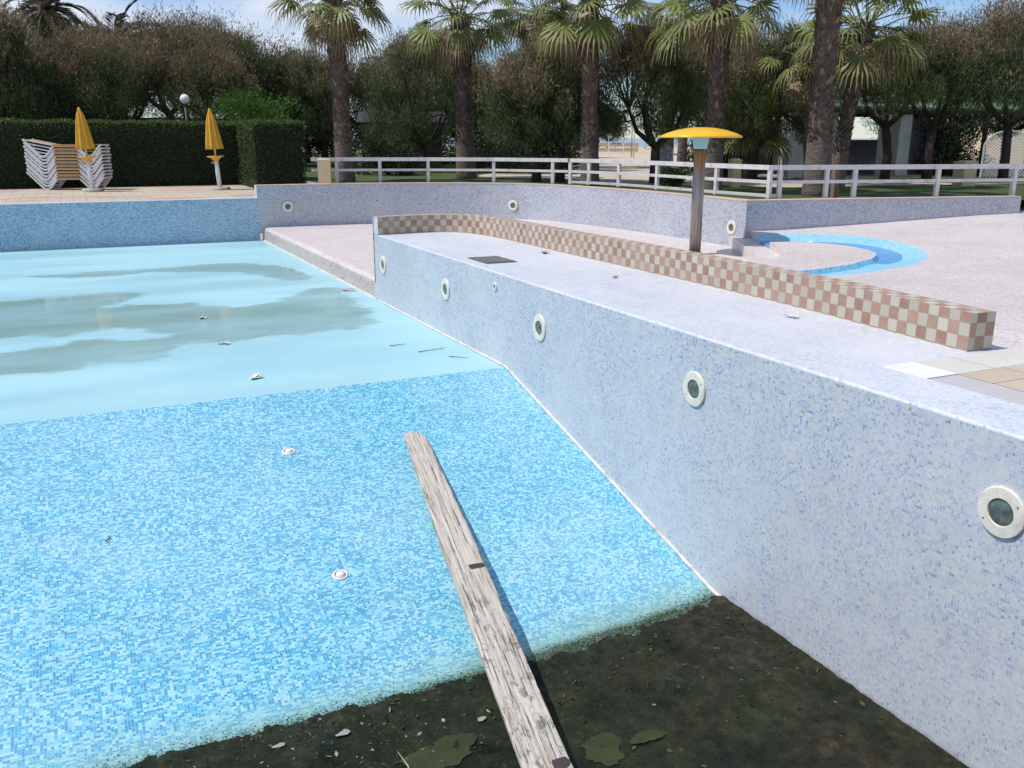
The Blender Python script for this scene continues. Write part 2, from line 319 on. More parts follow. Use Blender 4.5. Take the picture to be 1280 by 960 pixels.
# sludge
m=NT('black_green_sludge'); ob=m.coord(); sp=m.new('ShaderNodeSeparateXYZ'); m.l.new(ob,sp.inputs[0])
n=m.math('ADD',m.math('MULTIPLY',m.noise(ob,3.2,8,.68),.6),m.math('MULTIPLY',m.noise(ob,17,8,.75),.4)); c=m.ramp(n,[(.38,(.008,.012,.007)),(.47,(.020,.030,.015)),(.54,(.034,.046,.022)),(.61,(.072,.070,.040)),(.68,(.024,.033,.017))])
rt=m.math('MULTIPLY',m.maprange(sp.outputs[0],2.4,4.2,.0,.9),m.maprange(m.noise(ob,1.9,6,.6),.38,.62)); c=m.mix(rt,c,m.ramp(m.noise(ob,9,7,.75),[(.36,(.016,.015,.010)),(.50,(.052,.040,.026)),(.64,(.13,.098,.068))]))
fl=m.math('GREATER_THAN',m.noise(ob,48,3,.6),.70); lf=m.maprange(sp.outputs[0],2.2,1.6,0,1); c=m.mix(m.math('MULTIPLY',m.math('MULTIPLY',fl,lf),m.maprange(m.noise(ob,5,3),.5,.6)),c,(.42,.42,.38))
m.bump(m.math('ADD',m.noise(ob,22,8,.75),m.math('MULTIPLY',m.noise(ob,90,4,.7),.4)),.045,1.0); m.fin(c,m.maprange(m.noise(ob,2.4,4),.42,.6,.95,.5),spec=.18); M['mud']=m.m
m=NT('duckweed_film'); ob=m.coord(); c=m.ramp(m.noise(ob,5,6,.7),[(.35,(.028,.038,.014)),(.6,(.042,.052,.020)),(.8,(.065,.070,.034))]); m.bump(m.noise(ob,80,3),.002,.4); m.fin(c,.6,spec=.15); M['weed']=m.m
# puddle water: thin film with silt
m=NT('thin_puddle_water'); ob=m.coord(); m.fin((.34,.47,.41),.04); m.b.inputs['Alpha'].default_value=.36
al=m.maprange(m.noise(m.vec('MULTIPLY',ob,(.5,1.2,1)),.8,5,.6),.3,.7,.22,.60); at=m.new('ShaderNodeAttribute',attribute_name='Col'); al=m.math('MULTIPLY',al,at.outputs['Fac']); m.l.new(al,m.b.inputs['Alpha']); m.bump(m.noise(ob,1.5,3),.004,.12); M['puddle']=m.m
# ground
m=NT('park_grass'); ob=m.coord(); c=m.ramp(m.noise(ob,.5,7,.7),[(.3,(.035,.065,.016)),(.5,(.060,.105,.024)),(.68,(.095,.125,.04)),(.8,(.16,.14,.08))]); m.bump(m.noise(ob,25,4,.8),.05,1); m.fin(c,.9); M['grass']=m.m
m=NT('sea_water'); ob=m.coord(); m.bump(m.noise(ob,.4,4),.2,.3); m.fin((.03,.07,.12),.15); M['sea']=m.m
M['path']=plain('sandy_path',(.50,.42,.32),.95,var=.15,scale=1.5)

# ------------------------------------------------------------------ the pool
W=4.33
def uvface(mb,p,uv,mi=0,sm=False): mb.face(p,uv,mi,sm)
# pool floors
mb=MB(); XL=-14; zs=-1.075; zd=-2.05; yk=9.29; yd=5.29
s=math.hypot(yk-yd,zs-zd)
mb.face([(XL,yk,zs),(W,yk,zs),(W,24.3,zs),(XL,24.3,zs)],mi=1)
mb.face([(XL,yd,zd),(W,yd,zd),(W,yk,zs),(XL,yk,zs)],uv=[(XL,0),(W,0),(W,s),(XL,s)],mi=0)
mb.face([(XL,.8,zd),(W,.8,zd),(W,yd,zd),(XL,yd,zd)],uv=[(XL,-4.49),(W,-4.49),(W,0),(XL,0)],mi=0)
tag(mb.build('pool_floor',[M['slope'],M['shallow']]),kind='structure')
# near and left walls (outside the picture)
mb=MB(); mb.box(((XL+W)/2,.65,-1.03),(W-XL,.3,2.06)); tag(mb.build('pool_wall',M['wall']),'low mosaic pool wall right below the camera position','wall')
mb=MB(); mb.box((XL-.15,12.5,-1.03),(.3,23.6,2.06)); tag(mb.build('pool_wall',M['wall']),'long mosaic pool wall on the far left side of the basin','wall')
# right pool wall with raised ledge block and rounded lip
def right_wall():
    root=empty('pool_wall',(W,9.45,0)); tag(root,'long pale lilac blue mosaic pool wall on the right with round lights','wall')
    mb=MB(); y0,y1=-1.2,14.42; r=.02
    prof=[(0,-2.3),(0,-r)]+[(r-r*math.cos(a),-r+r*math.sin(a)) for a in (R_(22),R_(45),R_(68),R_(90))]+[(.53,0)]
    ys=[y0,4.35,y1]; L=0; dist=[0]
    for a,b in zip(prof,prof[1:]): dist.append(dist[-1]+math.hypot(b[0]-a[0],b[1]-a[1]))
    for i in range(len(prof)-1):
        (xa,za),(xb,zb)=prof[i],prof[i+1]; mi=0 if i==0 else 1
        for ya,yb in zip(ys,ys[1:]):
            xe=xb
            mb.face([(xa,yb-9.45,za),(xa,ya-9.45,za),(xe,ya-9.45,zb),(xe,yb-9.45,zb)],uv=[(yb,dist[i]-2.3),(ya,dist[i]-2.3),(ya,dist[i+1]-2.3),(yb,dist[i+1]-2.3)],mi=mi,sm=(i>0))
    mb.build('wall_face',[M['wall'],M['ledge']],root)
    m2=MB(); m2.face([(.53,4.35-9.45,0),(1.80,4.35-9.45,0),(1.80,15.0-9.45,0),(.53,15.0-9.45,0)][:4],uv=[(4.86,4.41),(6.2,4.41),(6.2,15),(4.86,15)])
    m2.v=[(x,min(y,14.42-9.45),z) for x,y,z in m2.v]
    # far end of the block
    m2.face([(1.0,14.42-9.45,-2.3),(0,14.42-9.45,-2.3),(0,14.42-9.45,-.01),(1.0,14.42-9.45,-.01)],uv=[(1,-2.3),(0,-2.3),(0,0),(1,0)])
    m2.build('ledge',M['ledge'],root)
    return root
rw=right_wall()
# white grout fillet where wall and floor meet
mb=MB(); pts=[(W-.012,2.0,zd+.012),(W-.012,yd,zd+.012),(W-.012,yk,zs+.012),(W-.012,14.2,zs+.012)]
for a,b in zip(pts,pts[1:]): mb.beam(a,b,.026,.014)
o=mb.build('grout_line',M['grout'],rw); o.matrix_parent_inverse=Matrix.Translation((-W,-9.45,0))
# scattered broken edge tiles
mb=MB(); rr=random.Random(4)
for y in (4.0,4.35,4.8,5.2,5.55,5.85,6.35,6.8,7.6,8.9,10.4,11.7,12.6,3.7,3.4):
    y+=rr.uniform(-.16,.16); L=rr.choice((.02,.03,.04,.06,.09)); 
    P=[(W-.002+rr.uniform(-.002,.0),y-L/2,-.03-rr.uniform(0,.02)),(W-.003,y+L/2,-.03-rr.uniform(0,.02)),(W+.002,y+L/2*.8,-.012),(W+.012+rr.uniform(0,.015),y+L/2*rr.uniform(.2,.7),.0025),(W+.014+rr.uniform(0,.012),y-L/2*rr.uniform(.2,.8),.0025),(W+.002,y-L/2*.9,-.012)]
    mb.face([P[0],P[5],P[2],P[1]]); mb.face([P[5],P[4],P[3],P[2]])
o=mb.build('bare_mortar_patch',plain('bare_mortar',(.50,.42,.31),.9,var=.25,scale=30),rw); o.matrix_parent_inverse=Matrix.Translation((-W,-9.45,0))
o['label']='small beige patches where edge tiles broke off'; o['kind']='stuff'

# low checkered kerb wall, curving round to the pool edge at its far end
inner=[(5.76,4.41),(5.83,5.3),(5.90,6.3),(5.93,7.5),(5.93,9.0),(5.91,10.4),(5.91,11.8),(5.90,12.8),(5.82,13.5),(5.62,13.98),(5.25,14.19),(4.85,14.19),(4.6,14.16),(4.332,14.12)]
IN=catmull(inner,8); 
def offs(P,d):
    out=[]
    for i,p in enumerate(P):
        t=P[min(i+1,len(P)-1)]-P[max(i-1,0)]; t=t/np.hypot(*t); out.append(p+np.array([t[1],-t[0]])*d)
    return out
wd=.235; OUT=offs(IN,wd); OUT=[np.array([p[0],min(p[1],14.41)]) for p in OUT]; OUT[-1]=np.array([4.332,14.40]); zt=.283
def checker_curb():
    root=empty('kerb_wall',(5.9,9.4,0)); tag(root,'low kerb wall of terracotta and cream checkered tiles ending in a square face','wall')
    mb=MB(); s=0; inv=Vector((5.9,9.4,0))
    for i in range(len(IN)-1):
        ds=float(np.hypot(*(IN[i+1]-IN[i]))); a,b=IN[i],IN[i+1]; c,d=OUT[i],OUT[i+1]; s2=s+ds
        A=lambda p,z:(p[0]-5.9,p[1]-9.4,z)
        mb.face([A(b,-.01),A(a,-.01),A(a,zt),A(b,zt)],uv=[(s2,-.018),(s,-.018),(s,zt-.008),(s2,zt-.008)])
        mb.face([A(b,zt),A(a,zt),A(c,zt),A(d,zt)],uv=[(s2,zt-.008),(s,zt-.008),(s,zt-.008+wd),(s2,zt-.008+wd)])
        mb.face([A(c,-.8),A(d,-.8),A(d,zt),A(c,zt)],uv=[(s,-.8),(s2,-.8),(s2,zt-.008),(s,zt-.008)])
        s=s2
    a,c=IN[0],OUT[0]; A=lambda p,z:(p[0]-5.9,p[1]-9.4,z)
    mb.face([A(a,-.01),A(c,-.01),A(c,zt),A(a,zt)],uv=[(-.035,-.018),(-.035-wd*1.1,-.018),(-.035-wd*1.1,zt-.008),(-.035,zt-.008)])
    mb.build('checker_tiling',M['checker'],root)
    m2=MB(); a,c=(4.328,14.08),(4.328,14.42); 
    m2.face([(4.329-5.9,14.42-9.4,0),(4.329-5.9,14.12-9.4,0),(4.329-5.9,14.12-9.4,zt+.002),(4.329-5.9,14.42-9.4,zt+.002)],uv=[(14.42,0),(14.12,0),(14.12,zt),(14.42,zt)])
    m2.face([(4.9-5.9,14.421-9.4,-.2),(4.329-5.9,14.421-9.4,-.2),(4.329-5.9,14.421-9.4,zt+.002),(4.9-5.9,14.421-9.4,zt+.002)],uv=[(.6,0),(0,0),(0,.4),(.6,.4)])
    m2.build('blue_end_tiling',M['ledge'],root)
checker_curb()

# ------------------------------------------------------------------ pink terraces and the little blue channel
def zL0(x,y): return -.75+max(0,min(1,(x-7.5)/3.3))*.13
mb=MB()
xs=[4.47+i*.5 for i in range(18)]
for a,b in zip(xs,xs[1:]): mb.face([(a,8,zL0(a,0)),(b,8,zL0(b,0)),(b,24.5,zL0(b,0)),(a,24.5,zL0(a,0))])
# rounded front lip and riser of the shelf (faces the pool)
lip=[(4.345,-1.09),(4.365,-.85)]+[(4.47-.1*math.cos(a),-.85+.1*math.sin(a)) for a in (R_(25),R_(50),R_(70),R_(90))]
L=0
for i,(a,b) in enumerate(zip(lip,lip[1:])):
    d=math.hypot(b[0]-a[0],b[1]-a[1]); mb.face([(a[0],24.4,a[1]),(a[0],14.0,a[1]),(b[0],14.0,b[1]),(b[0],24.4,b[1])],uv=[(24.4,L),(14,L),(14,L+d),(24.4,L+d)],mi=1 if i<2 else 0,sm=True); L+=d
# white joint under it
mb.beam((4.33,14.35,zs+.01),(4.33,24.28,zs+.01),.03,.02,mi=2)
tag(mb.build('terrace_floor',[M['pink'],M['pink_face'],M['grout']]),kind='structure')
# step 1
c0=np.array([10.4,11.48]); dl=np.array([.5,.87])/math.hypot(.5,.87); nl=np.array([-dl[1],dl[0]])
e0=c0+dl*4.2; z1=-.41; e1=c0+np.array([math.cos(R_(-142)),math.sin(R_(-142))])*5.4
mb=MB(); q0=e0+nl*.36; q1=e1+nl*.36; cm=c0+nl*.38
mb.face([(*c0,z1),(*e0,z1),(*q0,z1),(*cm,z1)]); mb.face([(*e1,z1),(*c0,z1),(*cm,z1),(*q1,z1)]); mb.face([(*q0,-.8),(*cm,-.8),(*cm,z1),(*q0,z1)],uv=[(0,0),(4.2,0),(4.2,.3),(0,.3)]); mb.face([(*cm,-.8),(*q1,-.8),(*q1,z1),(*cm,z1)],uv=[(4.2,0),(9.6,0),(9.6,.3),(4.2,.3)])
tag(mb.build('terrace_step',M['pink']),kind='structure')
# upper splash floor on a polar grid round the channel
out=[[11.75,13.85],[12.10,13.93],[12.67,13.68],[13.24,13.06],[13.30,12.15],[12.88,11.19],[12.18,10.29],[11.37,9.70],[10.31,9.32],[9.38,9.15],[8.82,9.16]]
inn=[[10.99,12.74],[11.53,12.64],[11.90,12.05],[11.86,11.28],[11.27,10.48],[10.62,10.14],[9.77,9.85],[8.85,9.73]]
mid=[[12.15,13.10],[12.72,12.69],[12.80,11.91],[12.54,11.22],[12.0,10.60],[11.15,10.11],[10.52,9.95],[9.9,9.85]]
def pol(L):
    P=np.array(L)-c0; th=np.degrees(np.arctan2(P[:,1],P[:,0])); r=np.hypot(*P.T); k=np.argsort(th); return th[k],r[k]
to,ro=pol(out); ti,ri=pol(inn); tm,rm=pol(mid)
TH=np.linspace(-142,60.1,160)
def sm(v,k=5):
    return np.convolve(np.r_[[v[0]]*k,v,[v[-1]]*k],np.ones(2*k+1)/(2*k+1),'valid')
Ro=sm(np.interp(TH,to,ro)); Ri=sm(np.interp(TH,ti,ri)); Rm=np.minimum(np.maximum(sm(np.interp(TH,tm,rm)),Ri+.05),Ro-.15)
zf=-.28; zc=-.36
def zu(x,y):
    d=math.hypot(x-10.4,y-11.9); return min(-.008,zf+.056*max(0,d-3.2))
rings=[]
for k,th in enumerate(TH):
    c,s_=math.cos(R_(th)),math.sin(R_(th)); Rmax=30 if c>=-.05 else min(30,(10.4-6.03)/(-c))
    rl=[(.02,zf,0),(Ri[k]*.5,zf,0),(Ri[k]-.05,zf,0),(Ri[k],zf-.005,3),(Ri[k]+.05,zc,1),(Rm[k],zc,2),(Ro[k]-.06,zc+.06,2),(Ro[k],None,0)]
    for j in range(1,14): rl.append((Ro[k]+(Rmax-Ro[k])*(j/13)**1.6,None,0))
    row=[]
    for r_,z,mi in rl:
        x=c0[0]+c*r_; y=c0[1]+s_*r_; row.append((x,y,zu(x,y) if z is None else z,mi))
    rings.append(row)
mb=MB(); nm=[M['pink'],M['chan'],M['chan_edge'],M['ledge']]
band=[0,0,3,1,1,2,2]+[0]*20
for a,b in zip(rings,rings[1:]):
    for j in range(len(a)-1):
        p=[a[j][:3],a[j+1][:3],b[j+1][:3],b[j][:3]]; mi_=band[j]; k_=rings.index(a)
        if TH[k_]<-62 and mi_==1: mi_=2
        mb.face(p,mi=mi_,sm=False)
# riser below the straight edge of this floor
for row in (rings[-1],):
    for j in range(len(row)-1):
        a,b=row[j][:3],row[j+1][:3]; mb.face([(b[0],b[1],-.52),(a[0],a[1],-.52),a,b],uv=[(b[0],0),(a[0],0),(a[0],.2),(b[0],.2)],mi=band[j] if band[j] else 0)
row=rings[0]
for j in range(len(row)-1):
    a,b=row[j][:3],row[j+1][:3]; mb.face([(a[0],a[1],-.52),(b[0],b[1],-.52),b,a],uv=[(a[0],0),(b[0],0),(b[0],.2),(a[0],.2)],mi=0)
tag(mb.build('splash_pool_floor',nm),kind='structure')

# ------------------------------------------------------------------ deck
mb=MB(); mb.face([(5.145,-8,0),(60,-8,0),(60,3.98,0),(5.145,3.98,0)]); mb.face([(4.86,-8,0),(5.145,-8,0),(5.145,1.0,0),(4.86,1.0,0)])
tag(mb.build('deck_paving',M['deck']),kind='structure')
mb=MB(); mb.box((32.57,4.165,-.028),(54.85,.37,.06)); tag(mb.build('border_paving',M['marble']),kind='structure')
mb=MB(); mb.box((5.0,4.165,-.0265),(.28,.365,.06)); tag(mb.build('white_tile',M['white_tile']),'single bright white tile at the end of the slotted drain','tile')
mb=MB(); mb.face([(-20,-8,-.004),(4.86,-8,-.004),(4.86,.5,-.004),(-20,.5,-.004)]); tag(mb.build('deck_paving',M['deck']),kind='structure')
# slotted overflow drain
root=empty('overflow_drain',(5.0,2.5,0)); tag(root,'slotted white overflow drain grille beside the mosaic pool edge','drain')
mb=MB(); 
for i in range(8): mb.box((-.126+i*.036,0,-.004),(.017,2.95,.008))
for j in range(12): mb.box((0,-1.35+j*.25,-.012),(.27,.008,.006))
mb.build('grille_bars',M['bars'],root)
mb=MB(); mb.box((0,0,-.09),(.284,2.96,.04)); mb.build('drain_channel',M['pit'],root)
# far deck behind the pool and far wall (left stretch)
mb=MB(); mb.face([(-60,24.62,0),(6.6,24.62,0),(6.6,33,0),(-60,33,0)]); tag(mb.build('deck_paving',M['deck_far']),kind='structure')
mb=MB(); mb.face([(-60,24.28,-2.2),(4.27,24.28,-2.2),(4.27,24.28,0),(-60,24.28,0)],uv=[(-60,-2.2),(4.27,-2.2),(4.27,0),(-60,0)],mi=0)
mb.face([(-60,24.28,0),(4.27,24.28,0),(4.27,24.63,0),(-60,24.63,0)],uv=[(-60,0),(4.27,0),(4.27,.35),(-60,.35)],mi=1)
tag(mb.build('pool_wall',[M['wall_blue'],M['ledge']]),'blue mosaic far pool wall in shade below the lounger deck','wall')
# raised back wall, curved
bw=catmull([(4.26,24.28),(5.6,24.30),(7.39,24.13),(9.24,23.57),(10.74,22.55),(11.42,21.19),(11.75,19.35),(11.90,17.8),(11.96,16.12),(11.95,14.44)],8)
def wall_run(P,zb,zt_,mat,name,label,thick=.26,uv0=0,endcap=True,cw=.05):
    root=empty(name,(float(P[0][0]),float(P[0][1]),0)); tag(root,label,'wall'); ox,oy=float(P[0][0]),float(P[0][1])
    Q=offs(P,-thick); C1=offs(P,-.002); C2=offs(P,-(thick+.03)); mb=MB(); mc=MB(); s=uv0; A=lambda p,z:(p[0]-ox,p[1]-oy,z)
    for i in range(len(P)-1):
        d=float(np.hypot(*(np.array(P[i+1])-np.array(P[i])))); a,b=P[i],P[i+1]
        mb.face([A(a,zb),A(b,zb),A(b,zt_-.02),A(a,zt_-.02)],uv=[(s,zb),(s+d,zb),(s+d,zt_),(s,zt_)])
        mb.face([A(Q[i+1],zb),A(Q[i],zb),A(Q[i],zt_-.02),A(Q[i+1],zt_-.02)],uv=[(s+d,zb),(s,zb),(s,zt_),(s+d,zt_)])
        a,b,c,e=C1[i],C1[i+1],C2[i+1],C2[i]
        a=offs(P,.006)[i]; b=offs(P,.006)[i+1]
        mc.face([A(a,zt_),A(b,zt_),A(c,zt_),A(e,zt_)]); mc.face([A(a,zt_-.02),A(b,zt_-.02),A(b,zt_),A(a,zt_)]); s+=d
    if endcap:
        for k,sgn in ((0,1),(len(P)-1,-1)):
            p,q=(P[k],Q[k])[::sgn]; mb.face([A(q,zb),A(p,zb),A(p,zt_-.02),A(q,zt_-.02)],uv=[(0,zb),(thick,zb),(thick,zt_),(0,zt_)],mi=1)
            mc.face([A(q,zt_-.02),A(p,zt_-.02),A(p,zt_),A(q,zt_)])
    mb.build('mosaic_face',[mat,M['ledge']],root); mc.build('coping',M['stone_cope'],root); return root
wall_run([np.array(p) for p in bw],-.9,.32,M['wall_back'],'pool_wall','curved raised mosaic back wall behind the pink terrace')
bw2=[np.array(p) for p in [(11.953,14.437),(13.4,14.20),(15.0,13.90),(16.6,13.55),(18.25,13.17)]]
wall_run(bw2,-.6,.318,M['wall_back'],'pool_wall','short raised mosaic wall behind the blue splash channel')

# ------------------------------------------------------------------ round lights in the walls
def light_proto(big=True):
    root=empty('pool_light' if big else 'inlet_nozzle'); r=.142 if big else .05
    mb=MB(); mb.lathe([(r,0),(r,.012),(r*.97,.016),(r*.56,.018),(r*.53,.010)],40,sm=False); mb.build('ring',M['ring'],root)
    mb=MB(); mb.lathe([(r*.53,.008),(r*.4,.013),(r*.2,.016),(.001,.017)],32)
    mb.build('lens',M['lens'],root)
    if big:
        for k in range(2): 
            mb=MB(); a=k*math.pi+.6; mb.lathe([(.006,.016),(.006,.019),(.001,.020)],8,Matrix.Translation((math.cos(a)*r*.8,math.sin(a)*r*.8,0))); mb.build('screw',M['steel'],root)
    return root
LP=light_proto(); NP=light_proto(False)
def place(proto,loc,nx,ny,label,cat,group,first=[set()]):
    key=proto.name
    if key in first[0]: o=copy_tree(proto)
    else: o=proto; first[0].add(key)
    # local z -> outward normal
    n=Vector((nx,ny,0)).normalized(); X=Vector((0,0,1)).cross(n); Mx=Matrix((X,n.cross(X),n)).transposed()
    o.location=Vector(loc)+n*.0005; o.rotation_euler=Mx.to_euler(); tag(o,label,cat,group); return o
g='round lights set in the pool walls'
place(LP,(W,2.97,-.44),-1,0,'nearest round pool light, cut by the right edge of the photo','pool light',g)
place(LP,(W,5.71,-.44),-1,0,'second nearest round pool light on the lilac wall, below the coping chips','pool light',g)
place(LP,(W,8.44,-.45),-1,0,'third nearest round pool light, middle one of five on the long wall','pool light',g)
place(LP,(W,11.18,-.44),-1,0,'fourth round pool light on the long wall, just left of the small nozzle','pool light',g)
place(LP,(W,13.90,-.45),-1,0,'farthest round pool light of the long wall, by its far end','pool light',g)
place(LP,(5.03,24.285,-.24),0,-1,'round light in the shaded back wall above the pink shelf corner','pool light',g)
place(LP,(10.72,22.56,-.26),-.80,-.60,'round light in the curved back wall above the checkered kerb','pool light',g)
place(LP,(11.952,14.86,-.24),-1,-.02,'round light near the wall corner, right of the mushroom shower','pool light',g)
g='small nozzles set in the pool walls'
place(NP,(W,9.58,-.17),-1,0,'small white nozzle high on the long lilac wall','nozzle',g)
place(NP,(7.39,24.12,-.14),.1,-1,'small white nozzle in the shaded back wall','nozzle',g)
# floor inlets on the slope
nrm=Vector((0,-(zs-zd)/s,(yk-yd)/s)); rx=math.atan2((zs-zd),(yk-yd))
def inlet():
    root=empty('floor_inlet'); mb=MB(); mb.lathe([(.062,0),(.06,.008),(.046,.012),(.044,.005)],28,wob=lambda a,j:1+.03*math.cos(9*a)); mb.build('rim',M['ring'],root)
    mb=MB(); mb.lathe([(.044,.003),(.034,.004),(.033,.016),(.012,.021),(.001,.021)],24); mb.build('cap',M['white_metal'],root); 
    mb=MB(); mb.lathe([(.044,.0045),(.035,.0045)],24); mb.build('rust_ring',plain('rust_stain',(.35,.20,.12),.9),root); return root
IP=inlet(); IP.location=(1.56,8.18,zd+(8.18-yd)*(zs-zd)/(yk-yd)); IP.rotation_euler=(rx,0,0); tag(IP,'small white floor inlet, the farther of two on the blue mosaic slope','floor inlet','inlets on the blue mosaic slope')
I2=copy_tree(IP); I2.location=(1.55,6.38,zd+(6.38-yd)*(zs-zd)/(yk-yd)); tag(I2,'small white floor inlet, the nearer of two on the blue mosaic slope','floor inlet','inlets on the blue mosaic slope')

# ------------------------------------------------------------------ sludge, puddles
from mathutils import noise as mn
xs=np.r_[np.linspace(-14,-2,30)[:-1],np.linspace(-2,.0,60)[:-1],np.linspace(0,W-.004,250)]; ys=np.r_[np.linspace(.81,3.2,14)[:-1],np.linspace(3.2,5.5,125)]
V=[];F=[]
for j,y in enumerate(ys):
    for i,x in enumerate(xs):
        edge=5.03+.25*max(0,(x-2.6)/1.75)**1.6
        n1=mn.fractal(Vector((x*1.1,y*1.1,0)),.6,2.1,5); n2=mn.fractal(Vector((x*9,y*9,4)),.7,2.1,4)
        n3=mn.noise(Vector((x*38,y*38,7))); d=edge+n1*.07+n2*.05+n3*.018-y
        h=.022*math.tanh(d/.07)+ (n2*.009+n1*.005+n3*.003 if d>0 else 0)
        if x>4.2: h+=.01*(x-4.2)/.13
        V.append((x,y,zd+max(h,-.02)+(max(0,y-yd)*.2437 if False else 0)))
nx=len(xs)
for j in range(len(ys)-1):
    for i in range(nx-1): F.append((j*nx+i,j*nx+i+1,(j+1)*nx+i+1,(j+1)*nx+i))
me=bpy.data.meshes.new('sludge'); me.from_pydata(V,[],F); me.materials.append(M['mud']); me.polygons.foreach_set('use_smooth',[True]*len(F)); me.update()
tag(link('sludge',me),'black green algae sludge covering the deep end floor','sludge',kind='stuff')
def blob(name,mat,ctr,rx_,ry_,z,label,cat,seed,group=None,n=150):
    r=random.Random(seed); pts=[]
    ph=[r.uniform(0,6.28) for _ in range(6)]
    for k in range(n):
        a=2*math.pi*k/n; q=1+.16*math.sin(2*a+ph[0])+.12*math.sin(3*a+ph[1])+.22*mn.fractal(Vector((math.cos(a)*2+seed*9,math.sin(a)*2,0)),.7,2.1,5)
        pts.append((math.cos(a)*rx_*q,math.sin(a)*ry_*q))
    mb=MB(); mb.face([(p[0],p[1],0) for p in pts]); o=mb.build(name,mat); o.location=(*ctr,z); return tag(o,label,cat,group)
gg='green film puddles on the sludge'
blob('algae_puddle',M['weed'],(1.62,4.36),.20,.14,zd+.0285,'flat green algae puddle in the sludge left of the plank','puddle',1,gg)
blob('algae_puddle',M['weed'],(2.50,3.98),.13,.13,zd+.0285,'flat green algae puddle in the sludge just right of the plank','puddle',2,gg)
blob('algae_puddle',M['weed'],(2.80,3.97),.11,.055,zd+.0285,'small thin green algae puddle, rightmost in the sludge','puddle',3,gg)
# sediment flakes
for i,(x,y,rx_) in enumerate([(1.13,4.78,.05),(.75,4.83,.035),(1.95,4.55,.03)]):
    o=blob('leaf_litter',plain('grey_flake',(.30,.30,.27),.5),(x,y),rx_,.02,zd+.036,['pale wet flake on the sludge, largest one','pale wet flake on the sludge, leftmost one','pale wet flake on the sludge beside the plank'][i],'debris',20+i,'pale flakes on the sludge',20)
mb=MB(); mb.tube([(1.36,4.17,zd+.04),(1.38,4.30,zd+.055),(1.37,4.46,zd+.045)],[.004,.004,.002],6); tag(mb.build('twig',plain('pale_twig',(.45,.40,.30),.8)),'thin pale straw lying on the sludge by the green puddle','twig')
# shallow puddles
pud=[(-7,16.6),(-1.2,16.8),(.2,16.9),(.9,16.45),(.3,15.6),(1.0,15.4),(1.75,15.1),(2.2,14.6),(2.9,15.0),(3.5,15.8),(4.05,15.9),(4.0,14.6),(3.78,12.7),(3.35,12.1),(2.75,12.2),(1.8,12.05),(1.1,12.1),(.6,11.35),(-.15,11.5),(-1,11.3),(-7,11.0),(-7,12.4),(-1.0,12.6),(-.13,13.0),(.72,12.6),(.8,13.1),(.3,13.5),(-.3,13.3),(-1.2,13.6),(-7,13.6)]
P=catmull(pud,12,True); P=[(p[0]+mn.noise(Vector((p[0]*2,p[1]*2,0)))*.13+mn.noise(Vector((p[0]*7,p[1]*7,3)))*.05,p[1]+mn.noise(Vector((p[0]*2,p[1]*2,9)))*.16) for p in P]

def soft_puddle(P,label,step=.06,fade=.13):
    P=np.array(P); x0,y0=P.min(0); x1,y1=P.max(0); xs_=np.arange(x0,x1+step,step); ys_=np.arange(y0,y1+step,step); X,Y=np.meshgrid(xs_,ys_); Q=np.c_[X.ravel(),Y.ravel()]
    A_=P; B_=np.roll(P,-1,0); D=np.full(len(Q),9.0); ins=np.zeros(len(Q),bool)
    for a,b in zip(A_,B_):
        ab=b-a; t=np.clip(((Q-a)@ab)/(ab@ab+1e-9),0,1); D=np.minimum(D,np.hypot(*(Q-a-t[:,None]*ab).T))
        c=((a[1]>Q[:,1])!=(b[1]>Q[:,1])); ins^=c&(Q[:,0]<(b[0]-a[0])*(Q[:,1]-a[1])/((b[1]-a[1]) if abs(b[1]-a[1])>1e-9 else 1e-9)+a[0])
    D=np.where(ins,D,-D); nz_=np.array([mn.fractal(Vector((q[0]*1.4,q[1]*3,0)),.6,2,4) for q in Q])*.16; al=np.clip((D+nz_+.04)/fade,0,1)
    nx_=len(xs_); F=[]; 
    aa=al.reshape(len(ys_),nx_)
    for j in range(len(ys_)-1):
        for k in range(nx_-1):
            if max(aa[j,k],aa[j,k+1],aa[j+1,k],aa[j+1,k+1])>0: F.append((j*nx_+k,j*nx_+k+1,(j+1)*nx_+k+1,(j+1)*nx_+k))
    me=bpy.data.meshes.new('puddle'); me.from_pydata([(q[0],q[1],zs+.004) for q in Q],[],F); me.materials.append(M['puddle']); ca=me.color_attributes.new('Col','FLOAT_COLOR','POINT'); ca.data.foreach_set('color',np.repeat(al,4).astype(np.float32)); me.update()
    o=link('puddle',me); return tag(o,label,'puddle')
soft_puddle(P,'large thin puddle of murky rainwater on the pale shallow floor')
P=catmull([(-1,19.6),(1.0,19.8),(2.6,20.0),(3.6,19.3),(4.0,17.4),(3.4,17.0),(2.8,18.4),(1.4,19.1),(.2,19.0)],10,True)
soft_puddle(P,'thin wet streak near the foot of the pink shelf')
